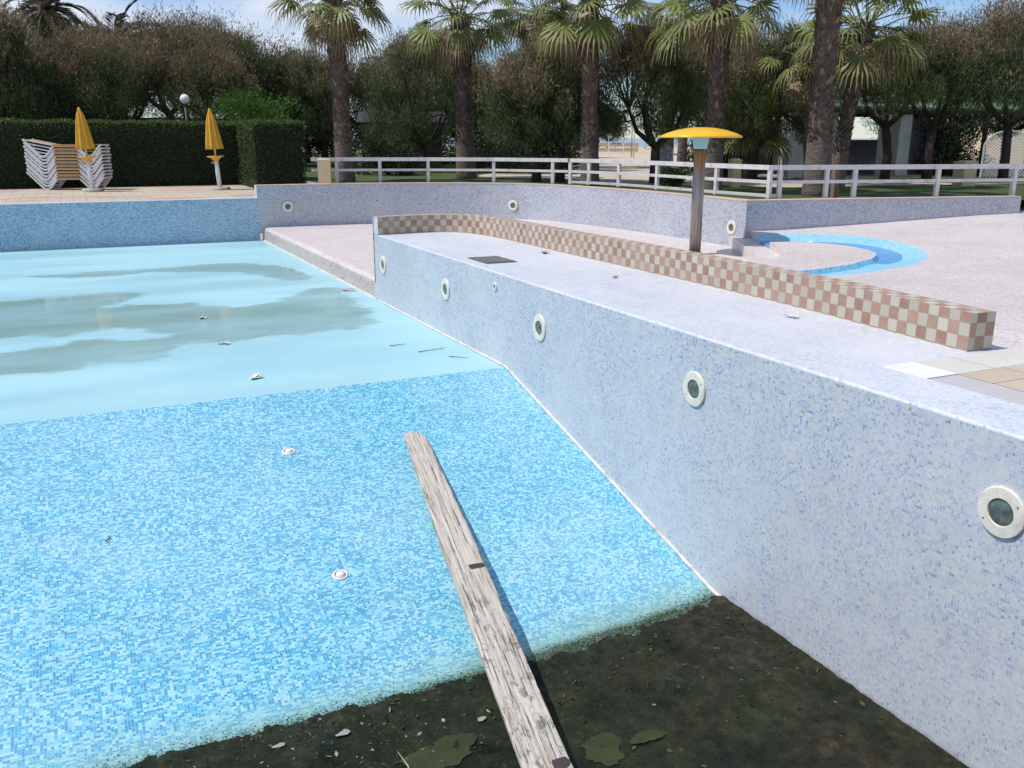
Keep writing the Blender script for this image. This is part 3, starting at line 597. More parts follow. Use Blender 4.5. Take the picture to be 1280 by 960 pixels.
# loose flecks and algae tufts on the sludge and along its shore
rg=np.random.default_rng(77); n=5200; X=rg.uniform(-.9,W-.03,n); E=5.05+.25*np.clip((X-2.6)/1.75,0,1)**1.6; Y=E+rg.normal(size=n)*.05-np.abs(rg.normal(size=n))*.02
Zf=np.where(Y>yd,zd+(Y-yd)*.2437,zd)+.004; Pp=np.c_[X,Y,Zf]; D=unit(np.c_[rg.normal(size=(n,2)),rg.uniform(0,.5,n)]); V=kites(Pp,D,side_of(D,rg),rg.uniform(.006,.020,n),rg.uniform(.0015,.005,n))
t=rg.random((n,1)); C=np.array([.015,.024,.010])+np.array([.05,.062,.025])*t; C[rg.random(n)<.08]=[.24,.27,.19]
tag(fastmesh('algae_tufts',V,4,M['leaf'],np.c_[C,np.ones(n)]),'ragged green algae fringe along the edge of the sludge','algae',kind='stuff')
n=3200; X=rg.uniform(-.9,W-.02,n); Y=5.0-np.abs(rg.normal(size=n))*.75; k_=Y>2.6; X,Y=X[k_],Y[k_]; n=len(X); Pp=np.c_[X,Y,np.full(n,zd+.027)]; D=unit(np.c_[rg.normal(size=(n,2)),rg.uniform(-.05,.35,n)])
big=rg.random(n)**5; V=kites(Pp,D,side_of(D,rg),.008+.045*big,.002+.010*big); t=rg.random((n,1)); C=np.array([.02,.025,.012])+np.array([.10,.09,.05])*t; pale=(rg.random(n)<np.clip((2.2-X)/2.5,0.02,.35)); C[pale]=np.array([.33,.34,.30])*(.6+.6*t[pale])
tag(fastmesh('leaf_litter',V,4,M['leaf'],np.c_[C,np.ones(n)]),'fine leaf crumbs and pale flecks scattered on the sludge','debris',kind='stuff')
# ------------------------------------------------------------------ plank
A=Vector((2.79,8.16,-1.333)); B0=Vector((2.045,3.86,-1.90)); d=(B0-A); B=A+d*1.17; L=(B-A).length
root=empty('plank',A); ax=(B-A).normalized(); side=ax.cross(Vector((0,0,1))).normalized(); up=side.cross(ax)
# local y runs along the plank, x to its right as seen, z up
root.rotation_euler=Matrix((-side,ax,up)).transposed().to_euler() if False else Matrix((side,ax,up)).transposed().to_euler()
tag(root,'long weathered white plank lying down the blue slope into the sludge','plank')
mb=MB(); N=90; th=.035
def pw(t): # half widths
    w=.10+.037*min(1,t/.42); return w
rowsT=[];rowsB=[]
for i in range(N+1):
    t=i/N; y=t*L; 
    l=-pw(t)-.006*mn.noise(Vector((0,y*7,1)))-.004*mn.noise(Vector((0,y*30,1))); r_=pw(t)+.006*mn.noise(Vector((5,y*6,2)))
    if t<.022: l+= .05*(1-t/.022)   # broken corner
    row=[]
    for k in range(9):
        x=l+(r_-l)*k/8; row.append((x,y+(.012*mn.noise(Vector((x*40,0,0))) if i==0 else 0),th/2+.003*mn.noise(Vector((x*25,y*2,0)))-(.004 if k in(0,8) else 0)))
    rowsT.append(row); rowsB.append([(l,y,-th/2),(r_,y,-th/2)])
for i in range(N):
    for k in range(8): mb.face([rowsT[i][k+1],rowsT[i][k],rowsT[i+1][k],rowsT[i+1][k+1]][::-1],sm=False)
    mb.face([rowsB[i][0],rowsT[i][0],rowsT[i+1][0],rowsB[i+1][0]][::-1]); mb.face([rowsT[i][8],rowsB[i][1],rowsB[i+1][1],rowsT[i+1][8]][::-1])
    mb.face([rowsB[i][0],rowsB[i][1],rowsB[i+1][1],rowsB[i+1][0]])
mb.face([rowsB[0][0]]+rowsT[0]+[rowsB[0][1]]); mb.face([rowsB[N][0]]+rowsT[N]+[rowsB[N][1]])
mb.build('board',M['plank'],root)
PL=root
def stain(t,x0,x1,hl):
    m_=MB(); y=t*L; pts=[(x0,y-hl*.3),(x0+.02,y-hl),(x1-.01,y-hl*.8),(x1,y-hl*.5),(x1,y+hl*.6),(x1-.02,y+hl),(x0+.03,y+hl*.7),(x0+.008,y+hl*.3)]
    m_.face([(a,b,th/2+.004) for a,b in pts]); o=m_.build('iron_strap',plain('rusty_dark_iron',(.05,.035,.03),.7,var=.3),PL); return o
# local x sign: the strap sits at the right-hand edge
SX=1
stain(.47,-.134,-.01,.034); stain(.86,-.136,-.03,.045)

# ------------------------------------------------------------------ little finds on the floors
def litter(name,loc,size,label,mat,seed,cat='debris'):
    r=random.Random(seed); mb=MB(); n=7
    for k in range(5):
        a=r.uniform(0,6.28); c=(math.cos(a)*size*.35*r.random(),math.sin(a)*size*.35*r.random(),.008+.012*r.random())
        mb.box(c,(size*r.uniform(.3,.8),size*r.uniform(.12,.35),.006),rz=r.uniform(0,3),rx=r.uniform(-.4,.4),ry=r.uniform(-.3,.3))
    o=mb.build(name,mat); o.location=loc; tag(o,label,cat); return o
pw_=plain('bleached_scrap',(.68,.66,.60),.7); gy=plain('grey_scrap',(.36,.34,.31),.8); tn=plain('tan_scrap',(.5,.4,.26),.8)
litter('paper_scrap',(1.59,10.02,zs+.003),.20,'flattened pale scrap near the blue slope edge',pw_,1)
litter('paper_scrap',(1.54,11.95,zs+.003),.16,'pale scrap at the near edge of the puddle',pw_,2)
litter('paper_scrap',(1.54,13.82,zs+.005),.14,'pale scrap floating in the middle of the puddle',pw_,3)
litter('leaf_litter',(4.14,15.42,zs+.003),.30,'grey crumpled litter at the foot of the pink shelf',gy,4)
litter('leaf_litter',(5.65,10.87,.003),.14,'crumpled grey and tan litter beside the checkered kerb',gy,5)
litter('tile_chip',(5.51,5.96,.003),.12,'flat cream chip on the mosaic ledge, nearest one',pw_,6)
litter('tile_chip',(5.35,8.6,.003),.10,'flat tan chip on the mosaic ledge, farther one',tn,7)
litter('leaf_litter',(12.2,12.9,zc+.003),.12,'white scrap in the bright blue channel',pw_,8)
for (loc,L_,rz,lab,sd) in [((3.85,10.45,zs+.006),.42,.2,'forked dark twig on the pale shallow floor',1),((3.55,10.9,zs+.006),.22,.1,'faint straight twig beyond the forked one',2),((4.0,9.95,zs+.006),.24,-.7,'short dark twig close to the long wall foot',3),((-.05,7.3,zd+(7.3-yd)*.2437+.006),.07,.9,'tiny dark twig on the blue mosaic slope',4)]:
    r=random.Random(sd); mb=MB(); pts=[(L_*(k/5-.5),.03*r.uniform(-1,1)*L_*4*.3,.004+.006*r.random()) for k in range(6)]; mb.tube(pts,[.005,.005,.004,.004,.003,.002],5)
    if sd in(1,4): mb.tube([pts[4],(pts[4][0]+.05,pts[4][1]+.06,.012)],[.003,.0015],5)
    o=mb.build('twig',M['bark_dark']); o.location=loc; o.rotation_euler=(0,0,rz); tag(o,lab,'twig')
# ledge drain grating (grey)
root=empty('drain_grate',(4.72,10.55,0),rz=0); tag(root,'dark grey square drain grate set in the mosaic ledge','drain grate')
mb=MB(); mb.box((0,0,.004),(.42,.62,.008)); mb.build('frame',plain('grey_grate_frame',(.10,.10,.11),.6,var=.2),root)
mb=MB(); 
for i in range(11): mb.box((-.18+i*.036,0,.011),(.016,.56,.008))
for i in range(3): mb.box((0,-.2+i*.2,.0125),(.40,.014,.008))
mb.build('bars',plain('grey_grate_bars',(.20,.19,.20),.6,var=.2),root)

# ------------------------------------------------------------------ mushroom shower
root=empty('mushroom_shower',(10.53,14.13,-.622)); tag(root,'steel pole water mushroom with a shallow yellow dome','water mushroom')
mb=MB(); mb.tube([(0,0,0),(0,0,1.95)],.108,28); mb.build('pole',M['steel'],root)
mb=MB(); mb.lathe([(.17,0),(.17,.014),(.12,.02),(.108,.05)],28)
for k in range(6): a=k*math.pi/3; mb.lathe([(.012,.014),(.012,.026),(.001,.028)],8,Matrix.Translation((math.cos(a)*.145,math.sin(a)*.145,0)))
mb.build('base_flange',M['steel'],root)
mb=MB(); mb.lathe([(.115,1.93),(.125,1.95),(.155,2.12),(.16,2.16),(.05,2.17)],28); mb.build('collar',M['cyan'],root)
mb=MB(); mb.lathe([(.70,2.135),(.742,2.128),(.748,2.145),(.735,2.165),(.62,2.215),(.45,2.268),(.25,2.303),(.10,2.315),(.001,2.317)],56)
mb.lathe([(.742,2.128),(.70,2.135),(.4,2.165),(.05,2.18)],56); mb.build('dome',M['yellow'],root)

# ------------------------------------------------------------------ fences
def fence(P,posts,label,bottom,z0=.325,ext0=0,ext1=0,double=False):
    ox,oy=P[0]; root=empty('white_fence',(ox,oy,0)); tag(root,label,'fence','white wooden railings on the back wall'); A=lambda p,z:(p[0]-ox,p[1]-oy,z)
    def rail(z,w,h,nm):
        mb=MB()
        for a,b in zip(P,P[1:]): mb.beam(A(a,z),A(b,z),w,h)
        mb.build(nm,M['white_paint'],root)
    rail(.93,.085,.095,'top_rail'); rail(.645,.05,.065,'middle_rail')
    if bottom: rail(.375,.05,.06,'bottom_rail')
    for i,(x,y) in enumerate(posts):
        j=min(range(len(P)-1),key=lambda k:min(math.hypot(P[k][0]-x,P[k][1]-y),math.hypot(P[k+1][0]-x,P[k+1][1]-y))); a,b=P[j],P[j+1]
        rz=math.atan2(b[1]-a[1],b[0]-a[0]); mb=MB(); mb.box((x-ox,y-oy,(z0+.888)/2-.003),(.085,.07,.888-z0),rz=rz); mb.build('post',M['white_paint'],root)
f1=[(5.91,25.20),(6.57,25.05),(7.7,24.74),(8.94,24.28),(10.53,23.40),(11.68,22.10),(11.93,21.70)]
fence(f1,f1[1:-1],'white railing along the curved back wall, left stretch by the cream box',False)
f2=[(11.95,21.75),(12.17,21.10),(12.22,19.9),(12.33,18.3),(12.32,16.1),(12.45,14.72)]
f2=[(11.97,21.65),(12.22,21.10),(12.45,20.0),(12.58,18.5),(12.62,16.3),(12.75,14.75),(12.90,14.70)]
fence(f2,f2[:-1],'white railing with three rails behind the yellow mushroom, middle stretch',True)
f3=[(12.95,14.68),(13.97,14.45),(14.59,14.30),(16.47,13.85),(18.32,13.45),(20.6,12.9)]
fence(f3,f3[:-1],'white railing with two rails at the right, in front of the bath house',False)

# ------------------------------------------------------------------ umbrellas
def umbrella(loc,label,ry,rz):
    root=empty('closed_umbrella',loc,rz=rz); tag(root,label,'umbrella','closed yellow umbrellas on the far deck')
    t=Matrix.Rotation(ry,4,'Y')
    mb=MB(); mb.lathe([(.30,0),(.30,.05),(.27,.075),(.07,.08),(.06,.09)],28,wob=lambda a,j:1+.03*math.sin(3*a)); mb.build('base',M['concrete'],root)
    mb=MB(); mb.tube([t@Vector((0,0,.05)),t@Vector((0,0,.98))],.065,14); b=mb.build('lower_pole',M['white_metal'],root)
    mb=MB(); mb.tube([t@Vector((0,0,.95)),t@Vector((0,0,2.2))],.026,12); mb.build('upper_pole',M['white_metal'],root)
    # folded canopy: pleated cone
    mb=MB(); prof=[(.225,1.17),(.235,1.19),(.215,1.32),(.18,1.6),(.135,1.9),(.09,2.12),(.05,2.22),(.045,2.25),(.02,2.31),(.001,2.32)]
    r=random.Random(hash(label)%99)
    ph=1.3
    mb.lathe(prof,64,t,wob=lambda a,j:(1+.17*math.cos(8*a+ph+.25*math.sin(a+j*.3))*(1 if j<7 else .3)))
    mb.lathe([(.225,1.17),(.10,1.20),(.02,1.22)],64,t,wob=lambda a,j:1+.17*math.cos(8*a+ph) if j==0 else 1); mb.build('canopy',M['canvas'],root)
    mb=MB(); mb.lathe([(.05,.80),(.065,.82),(.10,.88),(.17,.935),(.245,.955),(.25,.975),(.235,.98),(.03,.975)],28,t); mb.build('tray',M['yellow_plastic'],root)
    mb=MB(); mb.tube([t@Vector((-.07,0,.78)),t@Vector((-.15,0,.80))],.02,8); mb.build('clamp_knob',M['yellow_plastic'],root)
    return root
umbrella((.52,29.1,0),'closed yellow umbrella leaning left in front of the lounger stack',R_(-3.0),-.3)
umbrella((3.96,28.6,0),'closed yellow umbrella standing alone before the hedge',R_(-3.0),-.3)

# ------------------------------------------------------------------ stacked loungers
def lounger():
    root=empty('sun_lounger')
    # profile in local x (length), z; moulded V legs
    def side(yy):
        mb=MB(); pts=[(-1.04,.46),(-1.03,.44),(-.66,.05),(-.60,.0),(-.50,.0),(-.44,.05),(-.23,.30),(.42,.30),(.66,.05),(.72,0),(.80,0),(.86,.05),(1.08,.32),(1.12,.33)]
        for a,b in zip(pts,pts[1:]):
            mb.beam((a[0],yy,a[1]),(b[0],yy,b[1]),.05,.05)
        mb.tube([(-1.05,yy-.03,.47),(-1.05,yy+.03,.47)],.035,10); return mb
    for yy in (-.31,.31): side(yy).build('side_frame',M['white_metal'],root)
    for x,z in ((-1.04,.46),(-.55,.02),(.76,.02),(1.1,.33)): mb=MB(); mb.beam((x,-.31,z),(x,.31,z),.04,.035); mb.build('cross_bar',M['white_metal'],root)
    mb=MB(); pts=[(-1.02,.475),(-.62,.385),(-.25,.335),(.4,.335),(1.06,.345)]
    for a,b in zip(pts,pts[1:]):
        mb.beam((a[0],0,a[1]),(b[0],0,b[1]),.60,.018)
    mb.box((.10,0,.312),(.70,.69,.046)); mb.build('seat_fabric',M['ochre'],root)
    for yy in (-.29,.29): mb=MB(); mb.beam((-1.0,yy,.47),(-.25,yy,.32),.04,.03); mb.build('headrest_frame',M['white_metal'],root)
    return root
L0=lounger(); ordn=['lowest','second','third','fourth','fifth','sixth','seventh','eighth','ninth','tenth','topmost']
for k in range(11):
    o=L0 if k==0 else copy_tree(L0)
    o.location=(-.02+.012*((k*7)%5-2)*.6,30.55,.026+k*.0925); o.rotation_euler=(0,0,R_(-22)+R_(((k*5)%3-1)*.4))
    tag(o,f'white and ochre sun lounger, {ordn[k]} in the stack of eleven' if k in(0,10) else f'white and ochre sun lounger, {ordn[k]} from the ground in the stack','sun lounger','sun loungers stacked by the hedge')

# ------------------------------------------------------------------ vegetation generators
def hedge(name,x0,x1,y0,y1,h,label,rg,dens=620,faces=('f','t','l','r')):
    root=empty(name,((x0+x1)/2,(y0+y1)/2,0)); tag(root,label,'hedge'); cx,cy=(x0+x1)/2,(y0+y1)/2
    mb=MB(); mb.box((0,0,h/2-.04),(x1-x0-.16,y1-y0-.16,h-.12)); mb.build('twig_core',M['core'],root)
    P=[];Nn=[]
    def add(n,f,nv): P.append(f(rg.random(n),rg.random(n))); Nn.append(np.tile(nv,(n,1)))
    if 'f' in faces: add(int(dens*(x1-x0)*h),lambda a,b:np.c_[x0+(x1-x0)*a,np.full(len(a),y0),h*b],(0,-1,0))
    if 't' in faces: add(int(dens*.8*(x1-x0)*(y1-y0)),lambda a,b:np.c_[x0+(x1-x0)*a,y0+(y1-y0)*b,np.full(len(a),h)],(0,0,1))
    if 'l' in faces: add(int(dens*(y1-y0)*h),lambda a,b:np.c_[np.full(len(a),x0),y0+(y1-y0)*a,h*b],(-1,0,0))
    if 'r' in faces: add(int(dens*(y1-y0)*h),lambda a,b:np.c_[np.full(len(a),x1),y0+(y1-y0)*a,h*b],(1,0,0))
    P=np.concatenate(P); Nn=np.concatenate(Nn).astype(float)
    # lumpy surface
    lum=np.array([mn.noise(Vector(p*1.7))*.07+mn.noise(Vector(p*6))*.04 for p in P]); P=P+Nn*(lum-.05*rg.random(len(P))+.0)[:,None]
    D=unit(Nn*.7+rg.normal(size=P.shape)*.7+np.array([0,0,.35])); S=side_of(D,rg)
    ln=rg.uniform(.05,.10,len(P)); wd=rg.uniform(.012,.024,len(P)); V=kites(P,D,S,ln,wd)
    # leaf colours, lighter and yellower towards the top
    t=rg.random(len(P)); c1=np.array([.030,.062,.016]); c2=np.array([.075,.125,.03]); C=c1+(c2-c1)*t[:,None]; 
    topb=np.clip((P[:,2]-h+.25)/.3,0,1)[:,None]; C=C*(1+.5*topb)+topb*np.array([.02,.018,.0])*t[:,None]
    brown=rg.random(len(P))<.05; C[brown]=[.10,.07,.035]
    V[:,:,0]-=cx; V[:,:,1]-=cy
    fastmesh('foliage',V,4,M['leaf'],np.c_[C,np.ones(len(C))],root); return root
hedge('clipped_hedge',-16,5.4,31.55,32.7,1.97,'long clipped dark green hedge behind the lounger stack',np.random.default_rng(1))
hedge('clipped_hedge',5.0,6.55,28.6,31.4,1.98,'square clipped hedge block right of the lone umbrella',np.random.default_rng(2))

def tam_crown(seed,h=5.0,w=4.4,base=1.5,n=24000,brown=.6,lean=0,green=((.040,.068,.026),(.125,.165,.062)),plume=((.16,.115,.07),(.38,.275,.17))):
    """tamarisk: limbs carry many upswept feathery sprays; tops bear brown plumes"""
    rg=np.random.default_rng(seed); NC=72
    # cluster centres in a squat dome, denser on the shell
    a=rg.uniform(0,2*np.pi,NC); rad=np.sqrt(rg.random(NC)); zz=rg.random(NC)
    env=np.sqrt(np.clip(1-((zz-.32)/.72)**2,.05,1)); cx=np.cos(a)*rad*w/2*env*.92; cy=np.sin(a)*rad*w/2*env*.92; cz=base+zz*(h-base-.35)
    cr=rg.uniform(.30,.62,NC)*(w/4.4)
    k=rg.integers(0,NC,n); U=unit(rg.normal(size=(n,3))); rr=rg.random(n)**.45; off=U*rr[:,None]*cr[k][:,None]*np.array([1,1,1.25])
    P=np.c_[cx[k],cy[k],cz[k]]+off
    outw=np.c_[P[:,0],P[:,1],np.zeros(n)]/(w/2)
    D=unit(outw*.5+np.array([0,0,1.0])*rg.uniform(.3,1.3,n)[:,None]+rg.normal(size=(n,3))*.42); S=side_of(D,rg)
    ln=rg.uniform(.08,.24,n); wd=rg.uniform(.006,.017,n); V=kites(P,D,S,ln,wd)
    t=rg.random(n); G=np.array(green[0])+(np.array(green[1])-np.array(green[0]))*t[:,None]; B=np.array(plume[0])+(np.array(plume[1])-np.array(plume[0]))*t[:,None]
    cb=rg.random(NC)   # some clumps flower, others stay green
    hb=np.clip((P[:,2]-base)/(h-base),0,1)
    isb=(cb[k]*.6+rg.random(n)*.4+ (hb-.5)*.9)>(1.02-brown*.75)
    C=np.where(isb[:,None],B,G); 
    # tall wispy shoots at the top
    m_=n//5; kk=rg.integers(0,NC,m_); top=np.c_[cx[kk],cy[kk],cz[kk]]; sel=top[:,2]>base+(h-base)*.45; top=top[sel]; m_=len(top)
    q=rg.integers(0,9,m_); sh=np.random.default_rng(seed+5).normal(size=(NC*9,3))*np.array([.32,.32,.15]); idx=kk[sel]*9+q
    tt=rg.random(m_); hh=rg.uniform(.45,1.0,NC*9)[idx]; dirr=unit(np.c_[top[:,0]*.12,top[:,1]*.12,np.ones(m_)]+sh*np.array([.6,.6,0]))if False else unit(np.c_[top[:,0]*.12,top[:,1]*.12,np.ones(m_)]+np.c_[sh[idx][:,:2]*.6,np.zeros(m_)])
    P2=top+sh[idx]+dirr*(tt*hh)[:,None]+rg.normal(size=(m_,3))*.05*(1.2-tt)[:,None]; D2=unit(dirr+rg.normal(size=(m_,3))*.4); V2=kites(P2,D2,side_of(D2,rg),rg.uniform(.07,.17,m_),rg.uniform(.006,.014,m_))
    t=rg.random(m_)[:,None]; useb=(rg.random(m_)<brown+.15)[:,None]; C2=np.where(useb,np.array(plume[0])+(np.array(plume[1])-np.array(plume[0]))*t,np.array(green[0])+(np.array(green[1])-np.array(green[0]))*t)
    V=np.concatenate([V,V2]); C=np.concatenate([C,C2]); C=np.c_[C,np.ones(len(C))]
    return V,C,np.c_[cx,cy,cz]
def tam_tree(seed,name,label,loc,group=None,bark='bark_dark',**kw):
    V,C,cc=tam_crown(seed,**kw); root=empty(name,loc); tag(root,label,'tree',group)
    fastmesh('crown',V,4,M['leaf'],C,root)
    r=random.Random(seed); mb=MB(); base=kw.get('base',1.5); ln=kw.get('lean',0)
    fork=Vector((r.uniform(-.12,.12)+ln*.5,r.uniform(-.1,.1),base*.72)); mb.tube([(0,0,-.1),(r.uniform(-.06,.06)+ln*.2,0,base*.35),fork],[.17,.135,.125],10)
    idx=list(range(len(cc))); r.shuffle(idx); mains=[]
    for k in range(5):
        a=k*1.257+r.uniform(-.3,.3); e=fork+Vector((math.cos(a)*kw.get('w',4.4)*.2,math.sin(a)*kw.get('w',4.4)*.2,kw.get('h',5)*.24)); m_=(fork+e)/2+Vector((math.cos(a)*.15,math.sin(a)*.15,-.08)); mb.tube([fork,m_,e],[.085,.065,.045],8); mains.append(e)
    for i in idx[:44]:
        c=Vector(cc[i]); s_=min(mains+[fork],key=lambda q:(q-c).length); m_=(s_+c)/2+Vector((r.uniform(-.12,.12),r.uniform(-.12,.12),-.1)); mb.tube([s_,m_,c],[.035,.022,.010],5,caps=False)
    mb.build('trunk',M[bark],root); return root
proto=[]
def T(seed,label,loc,sc_=1.0,rz=0,group='tamarisk trees behind the railings',**kw):
    o=tam_tree(seed,'tamarisk_tree',label,loc,group,**kw); o.scale=(sc_,)*3; o.rotation_euler=(0,0,rz); return o
# individually visible ones
t1=T(1,'tamarisk with bare forked trunk standing left of the white cabin end',(22.9,21.24,.2),h=4.3,w=3.9,base=2.25,brown=.30,n=17000)
t2=T(2,'tamarisk with wide branching trunk in the middle of the bath house front',(23.67,20.31,.2),h=4.5,w=4.2,base=2.3,brown=.40,n=17000)
t3=T(3,'tall brown plumed tamarisk at the right edge before the lattice panel',(25.84,19.36,.2),h=5.2,w=5.0,base=2.3,brown=.62,n=26000)
t4=T(4,'round tamarisk with brown top directly left of the mushroom dome',(15.4,22.78,.2),h=4.35,w=4.0,base=1.45,brown=.5,n=28000)
t5=T(5,'tamarisk with brown plumes between the second and third palm trunks',(12.68,25.08,.2),h=4.0,w=3.7,base=1.35,brown=.48)
t6=T(6,'tamarisk with slim trunk close left of the third palm trunk',(13.3,24.7,.2),h=3.95,w=3.3,base=1.4,brown=.6)
t7=T(7,'dark tamarisk right of the mushroom dome, behind the fifth palm',(19.09,22.89,.2),h=4.5,w=3.9,base=1.4,brown=.45)
t8=T(8,'tamarisk with leaning dark limbs between the first two palms',(12.6,34.5,.2),h=5.1,w=5.0,base=1.3,brown=.35,n=30000)
# rows further back share meshes
P_=[t4,t5,t3,t1,t7,t2]
back=[((-4.54,44),5.7,2,'leftmost tamarisk of the dark row behind the hedge'),((-2.54,42.5),6.2,0,'dark tamarisk behind the left end of the lounger stack'),((-.69,43.9),5.6,1,'tamarisk behind the lounger stack with browner top'),
 ((.93,44.5),6.0,4,'tamarisk behind the closed umbrella by the stack'),((2.4,42.6),5.9,2,'tall brown tamarisk left of the globe lamp'),((4.32,43.5),6.1,5,'tamarisk just behind the globe lamp'),
 ((5.42,41.0),5.5,0,'tamarisk behind the lone umbrella'),((7.44,43.8),6.0,3,'tamarisk above the light green shrub'),((8.94,43.9),5.6,1,'tamarisk between the shrub and the first palm'),((10.5,42.0),5.0,4,'dark tamarisk directly behind the first palm trunk'),
 ((12.74,43.2),4.6,5,'tamarisk behind the dark hut'),((14.6,40.0),4.9,2,'bushy tamarisk far behind the leaning tree'),((17.2,41.8),4.9,0,'tamarisk behind the second palm trunk'),((20.2,42.5),5.1,1,'tamarisk between second and third palm, farthest row'),
 ((17.2,33.5),4.6,2,'brown tamarisk midway between the palms'),((21.3,27.7),4.6,0,'tamarisk behind the mushroom pole'),((26.02,33.53),5.1,3,'tamarisk far behind the fourth palm'),((31.0,33.5),5.3,2,'brown tamarisk behind the bath house left end'),((34.2,34.2),5.8,5,'tamarisk behind the bath house middle'),
 ((31.5,27.6),5.2,0,'tamarisk above the bath house roof'),((33.6,25.2),5.8,4,'tamarisk behind the bath house right end'),((31.5,19.9),5.6,1,'tamarisk beyond the lattice panel, cut by the right edge'),((-8,46),6.6,1,'dark tamarisk off the left edge of the hedge'),((-3.4,50),6.8,4,'tamarisk in the second row at the far left'),((1.6,51),6.9,5,'tamarisk in the second row behind the stack'),((6.6,51),7.0,2,'tamarisk in the second row right of the globe lamp'),((11.4,49),6.2,0,'tamarisk in the second row behind the first palm'),((15.9,47.5),5.6,3,'tamarisk in the second row behind the hut'),((48.5,80.2),3.8,0,'tiny far tree silhouetted against the sea'),((30.2,55),4.2,5,'small tree behind the beach entrance, left of the sea view')]
hts=[4.35,4.0,5.2,4.2,4.5,4.4]
for i,((x,y),h,k,lab) in enumerate(back):
    if y>40 and x<12: h*=(.90,.98,.86,.94)[i%4]
    o=copy_tree(P_[k]); s_=h/hts[k]; o.location=(x,y,.2); o.scale=(s_*1.02,s_*1.02,s_); o.rotation_euler=(0,0,1.1+i*1.37); tag(o,lab,'tree','tamarisk trees in the back rows')
# undergrowth masses behind the hedge: leafy shrubs
def shrub(name,loc,w,h,seed,label,c1,c2,n=9000,group=None,ln=(.06,.16)):
    rg=np.random.default_rng(seed); root=empty(name,loc); tag(root,label,'shrub',group); NC=26
    a=rg.uniform(0,6.28,NC); r=np.sqrt(rg.random(NC))*w/2*.8; z=rg.random(NC)*h*.8+.1; k=rg.integers(0,NC,n); off=unit(rg.normal(size=(n,3)))*(rg.random(n)**.5)[:,None]*.22*max(w,h)
    P=np.c_[np.cos(a)*r,np.sin(a)*r,z][k]+off*np.array([1,1,.7]); P[:,2]=np.abs(P[:,2]); D=unit(np.c_[P[:,0],P[:,1],P[:,2]*.4+.3]+rg.normal(size=(n,3))*.8); V=kites(P,D,side_of(D,rg),rg.uniform(*ln,n),rg.uniform(.012,.03,n))
    t=rg.random((n,1)); C=np.array(c1)+(np.array(c2)-np.array(c1))*t; fastmesh('foliage',V,4,M['leaf'],np.c_[C,np.ones(n)],root)
    mb=MB(); 
    for i in range(5): mb.tube([(0,0,0),(math.cos(i*1.3)*w*.2,math.sin(i*1.3)*w*.2,h*.6)],[.04,.015],6)
    mb.build('stem',M['bark_dark'],root); return root
shrub('green_shrub',(7.0,37.9,.6),3.4,3.0,11,'fresh light green feathery shrub above the hedge block',(.05,.115,.02),(.13,.23,.05),14000)
shrub('green_shrub',(16.2,30.6,.2),1.8,1.6,12,'round dark shrub left of the third palm trunk',(.02,.04,.014),(.05,.085,.03),7000)
shrub('green_shrub',(23.4,30.2,.2),1.6,1.5,13,'greyish brown scrub right of the tall white pole',(.10,.08,.05),(.17,.14,.09),5000)
shrub('green_shrub',(28.6,23.9,.2),3.2,2.0,14,'large dark shrub in front of the bath house right half',(.015,.028,.012),(.04,.06,.025),12000)
shrub('green_shrub',(10.2,31.8,.2),2.2,1.3,15,'low dark shrub behind the first palm trunk',(.02,.035,.014),(.05,.07,.03),7000)
shrub('green_shrub',(14.9,32.0,.2),3.4,1.4,16,'low dark shrub behind the second palm trunk',(.015,.03,.012),(.04,.055,.025),9000)
shrub('green_shrub',(19.6,24.9,.2),2.6,1.7,17,'dense dark shrub behind the right end of the middle railing',(.012,.025,.010),(.035,.05,.022),9000)
for i_,(x_,y_) in enumerate([(12.0,45.5),(15.5,44.5),(18.8,43.0),(22.0,41.5)]): shrub('green_shrub',(x_,y_,.2),4.2,2.6,30+i_,['dark undergrowth behind the hut','dark undergrowth right of the hut','dark undergrowth behind the second palm trunk','dark undergrowth left of the sea view'][i_],(.015,.03,.012),(.04,.055,.025),9000,'undergrowth along the beach side',(.1,.25))
shrub('green_shrub',(14.3,20.3,.2),.8,.45,18,'small clump of low leaves by the fourth palm foot',(.03,.06,.02),(.06,.10,.03),2500)

